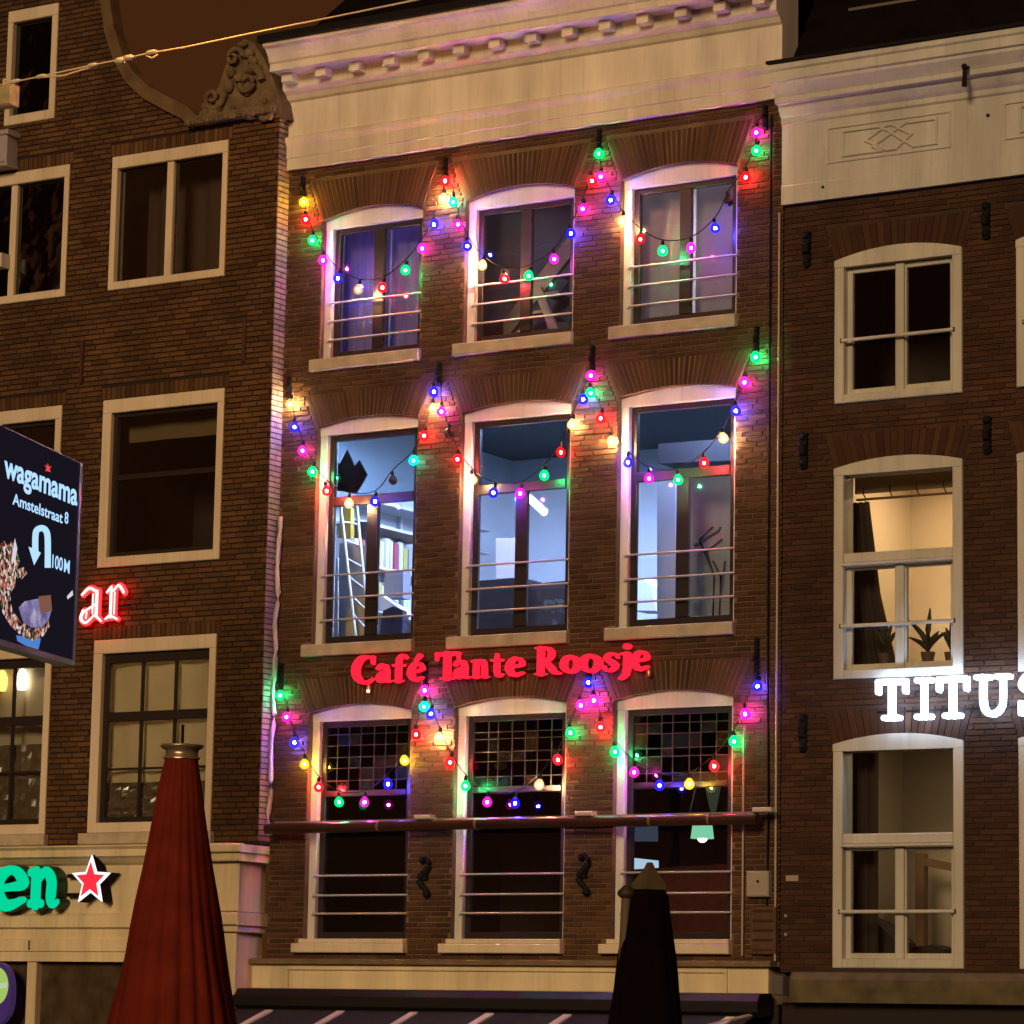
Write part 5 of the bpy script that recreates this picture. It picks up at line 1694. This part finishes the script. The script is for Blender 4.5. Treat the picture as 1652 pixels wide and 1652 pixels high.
p = U(1258, 1592, -.2)
cl = MB().bbox(p.x - .06, p.x + .06, -.26, .0, p.z - .08, p.z + .10, .01)
tag(cl.build('alarm_box', mat('dim_alarm', (.10, .08, .08), .5)), 'small grey box on the wall at the right end of the cafe fascia', 'box')


# ================================================================== parasols
def parasol(label, px_c, top_y, prof_px, Y, m, group, seed, nf):
    rr = random.Random(seed)
    ax = U(px_c, 1500, Y)
    k = (U(px_c + 100, 1500, Y) - U(px_c, 1500, Y)).dot(RT) / 100
    t = thing('parasol', label, 'parasol', (ax.x, Y, 0), group)
    prof = []
    for py, wpx in reversed(prof_px):
        prof.append((wpx / 2 * k, U(px_c, py, Y).z))
    ph = [rr.uniform(0, 6.28) for _ in range(4)]

    def fold(a, s):                                        # pleats of uneven width that bunch and slip
        w_ = a * nf / 2 + 1.1 * math.sin(a * 2 + ph[0]) + .7 * math.sin(3 * a + ph[3]) + ph[1] + .35 * math.sin(s * 4 + a)
        d_ = .6 + .4 * math.sin(2 * a + ph[2] + 3 * s)
        return 1 + (.13 - .05 * s) * d_ * abs(math.sin(w_)) ** .7 + .022 * math.sin(5 * a + 9 * s) + .012 * math.sin(23 * s + 2 * a) - .07
    pr2 = []
    for i in range(len(prof) - 1):
        for j in range(6):
            s = j / 6
            pr2.append((prof[i][0] * (1 - s) + prof[i + 1][0] * s, prof[i][1] * (1 - s) + prof[i + 1][1] * s))
    pr2.append(prof[-1])
    MB().lathe(pr2, (ax.x, Y, 0), 120, True, fold).build('canopy', m, t)
    MB().tube([(ax.x, Y, 0.05), (ax.x, Y, prof[-1][1] + .02)], .03, 10).build('pole', mat('dark_pole', (.06, .04, .03), .4, metal=.3), t)
    MB().bbox(ax.x - .4, ax.x + .4, Y - .4, Y + .4, 0, .08, .02).build('base', M_BLACK, t)
    return t, ax, prof[-1][1], k


M_RED = mat('red_canvas', (.15, .018, .009), .9, spec=.05, noise=.25, nscale=6, bump=.1)
t, ax, zt_, k = parasol('closed dark red parasol with a fluted metal crown in front of the left house', 284, 1222,
                        [(1222, 52), (1240, 58), (1300, 78), (1400, 112), (1500, 150), (1600, 186), (1652, 205), (1900, 250), (1960, 150)], -15, M_RED, None, 4, 16)
MB().lathe([(.088, 0), (.088, .012), (.078, .016), (.08, .045), (.092, .05), (.104, .062), (.104, .07), (.03, .075)], (ax.x, -15, zt_ - .01), 24, True, lambda a, s: 1 + .04 * math.sin(14 * a)).build(
    'crown', mat('crown_metal', (.40, .30, .20), .35, metal=.7), t)
MB().tube([(ax.x, -15, zt_ + .07), (ax.x, -15, zt_ + .16)], .008, 6).build('finial', M_BLACK, t)
M_BLK = mat('black_canvas_cover', (.006, .0028, .0028), .95, spec=.02, noise=.3, nscale=6)
t, ax, zt_, k = parasol('closed black parasol with a tan peaked cap in front of the cafe', 1043, 1436,
                        [(1436, 66), (1446, 72), (1500, 84), (1580, 104), (1652, 122), (1900, 150), (1950, 90)], -9, M_BLK, None, 5, 14)
cap = MB()
cap.lathe([(.10, 0), (.125, .012), (.12, .05), (.04, .15), (.02, .19)], (ax.x + .02, -9, zt_ - .01), 5, False)
cap.build('cap', mat('tan_cap', (.075, .052, .024), .8, noise=.3), t)
p = U(1011, 1442, -9.12)
MB().tube([(p.x - .03, -9.12, p.z - .9), (p.x, -9.12, p.z), (p.x - .01, -9.12, p.z + .04)], [.038, .034, .015], 10).build('side_pole', mat('tan_pole', (.10, .07, .034), .6), t)
MB().lathe([(.035, 0), (.06, .02), (.06, .045), (.02, .085)], (p.x, -9.12, p.z - .03), 12).build('pole_cap', mat('brown_cap', (.035, .018, .012), .6), t)

# ================================================================== span wire over the street
cw = thing('span_wire', 'thin pale span wire with clamps crossing in front of the left gable', 'wire', U(200, 97, -4))
YW = -4
M_WIRE = mat('pale_wire', (.75, .62, .38), .4)
pts = [(-60, 151), (0, 137), (62, 124), (145, 106), (195, 96), (240, 86), (300, 76), (400, 55), (540, 27), (680, -2), (760, -20)]
MB().tube([U(x, y, YW) for x, y in pts], .008, 6).build('wire', M_WIRE, cw)
for (x0, y0, x1, y1) in ((62, 127, 145, 111), (236, 92, 255, 90)):
    MB().tube([U(x0, y0 - 2, YW), U((x0 + x1) / 2, (y0 + y1) / 2 + 3, YW - .02), U(x1, y1 - 2, YW)], .010, 6).build('turnbuckle', M_WIRE, cw)
for x, y, r in ((62, 124, .022), (145, 106, .022), (190, 98.5, .034), (203, 94, .03), (240, 85, .022), (20, 132, .022)):
    p = U(x, y, YW)
    q = U(x + 8, y - 1.7, YW)
    MB().tube([p - (q - p) * .6, p, q, q + (q - p) * .6], [r * .4, r, r, r * .4], 8).build('clamp', mat('bright_clamp', (.85, .75, .5), .3, metal=.2), cw)
p = U(12, 152, YW)
bx = MB().bbox(p.x - .13, p.x + .10, YW - .06, YW + .06, p.z - .13, p.z + .08, .02)
bx.tube([(p.x - .05, YW, p.z + .08), (p.x - .05, YW, p.z + .16)], .02, 6)
bx.build('insulator', mat('yellowed_insulator', (.48, .38, .20), .5, noise=.3, nscale=12), cw)
p0, p1 = U(0, 268, LY - .1), U(20, 216, LY - .1)
jb = MB().bbox(p0.x - .2, p1.x, LY - .2, LY, p0.z, p1.z, .02).bbox(p0.x - .2, p1.x + .03, LY - .22, LY, p1.z - .03, p1.z + .03, .01).bbox(p0.x - .2, p1.x + .02, LY - .21, LY, p0.z - .04, p0.z, .01)
tag(jb.build('junction_box', mat('grey_box', (.36, .31, .33), .5)), 'grey metal box on the left wall at the picture edge', 'box')
p = U(2, 420, LY - .1)
tag(MB().bbox(p.x - .1, p.x + .03, LY - .15, LY, p.z - .08, p.z + .08, .02).build('wall_camera', mat('white_box', (.6, .55, .5), .5)), 'tiny white box on the left wall at the picture edge', 'box')

# suspended street lamp on a second wire just over the picture: its flare shows at the top left
sp = U(335, -95, -4.2)
sl_ = thing('street_lamp', 'orange lit street lamp hung over the street beside the left gable', 'street lamp', sp)
MB().lathe([(.22, 0), (.24, .03), (.14, .14), (.05, .2), (.02, .28)], sp, 20).build('lamp_hood', M_BLACK, sl_)
MB().ball(sp + Vector((0, 0, -.02)), .12, 14, 10, (1, 1, .6)).build('lens', glow('sodium', (1.0, .42, .08), 520), sl_)
MB().tube([sp + Vector((-6, 0, .3)), sp + Vector((0, 0, .28)), sp + Vector((6, 0, .3))], .012, 6).build('suspension_wire', M_BLACK, sl_)
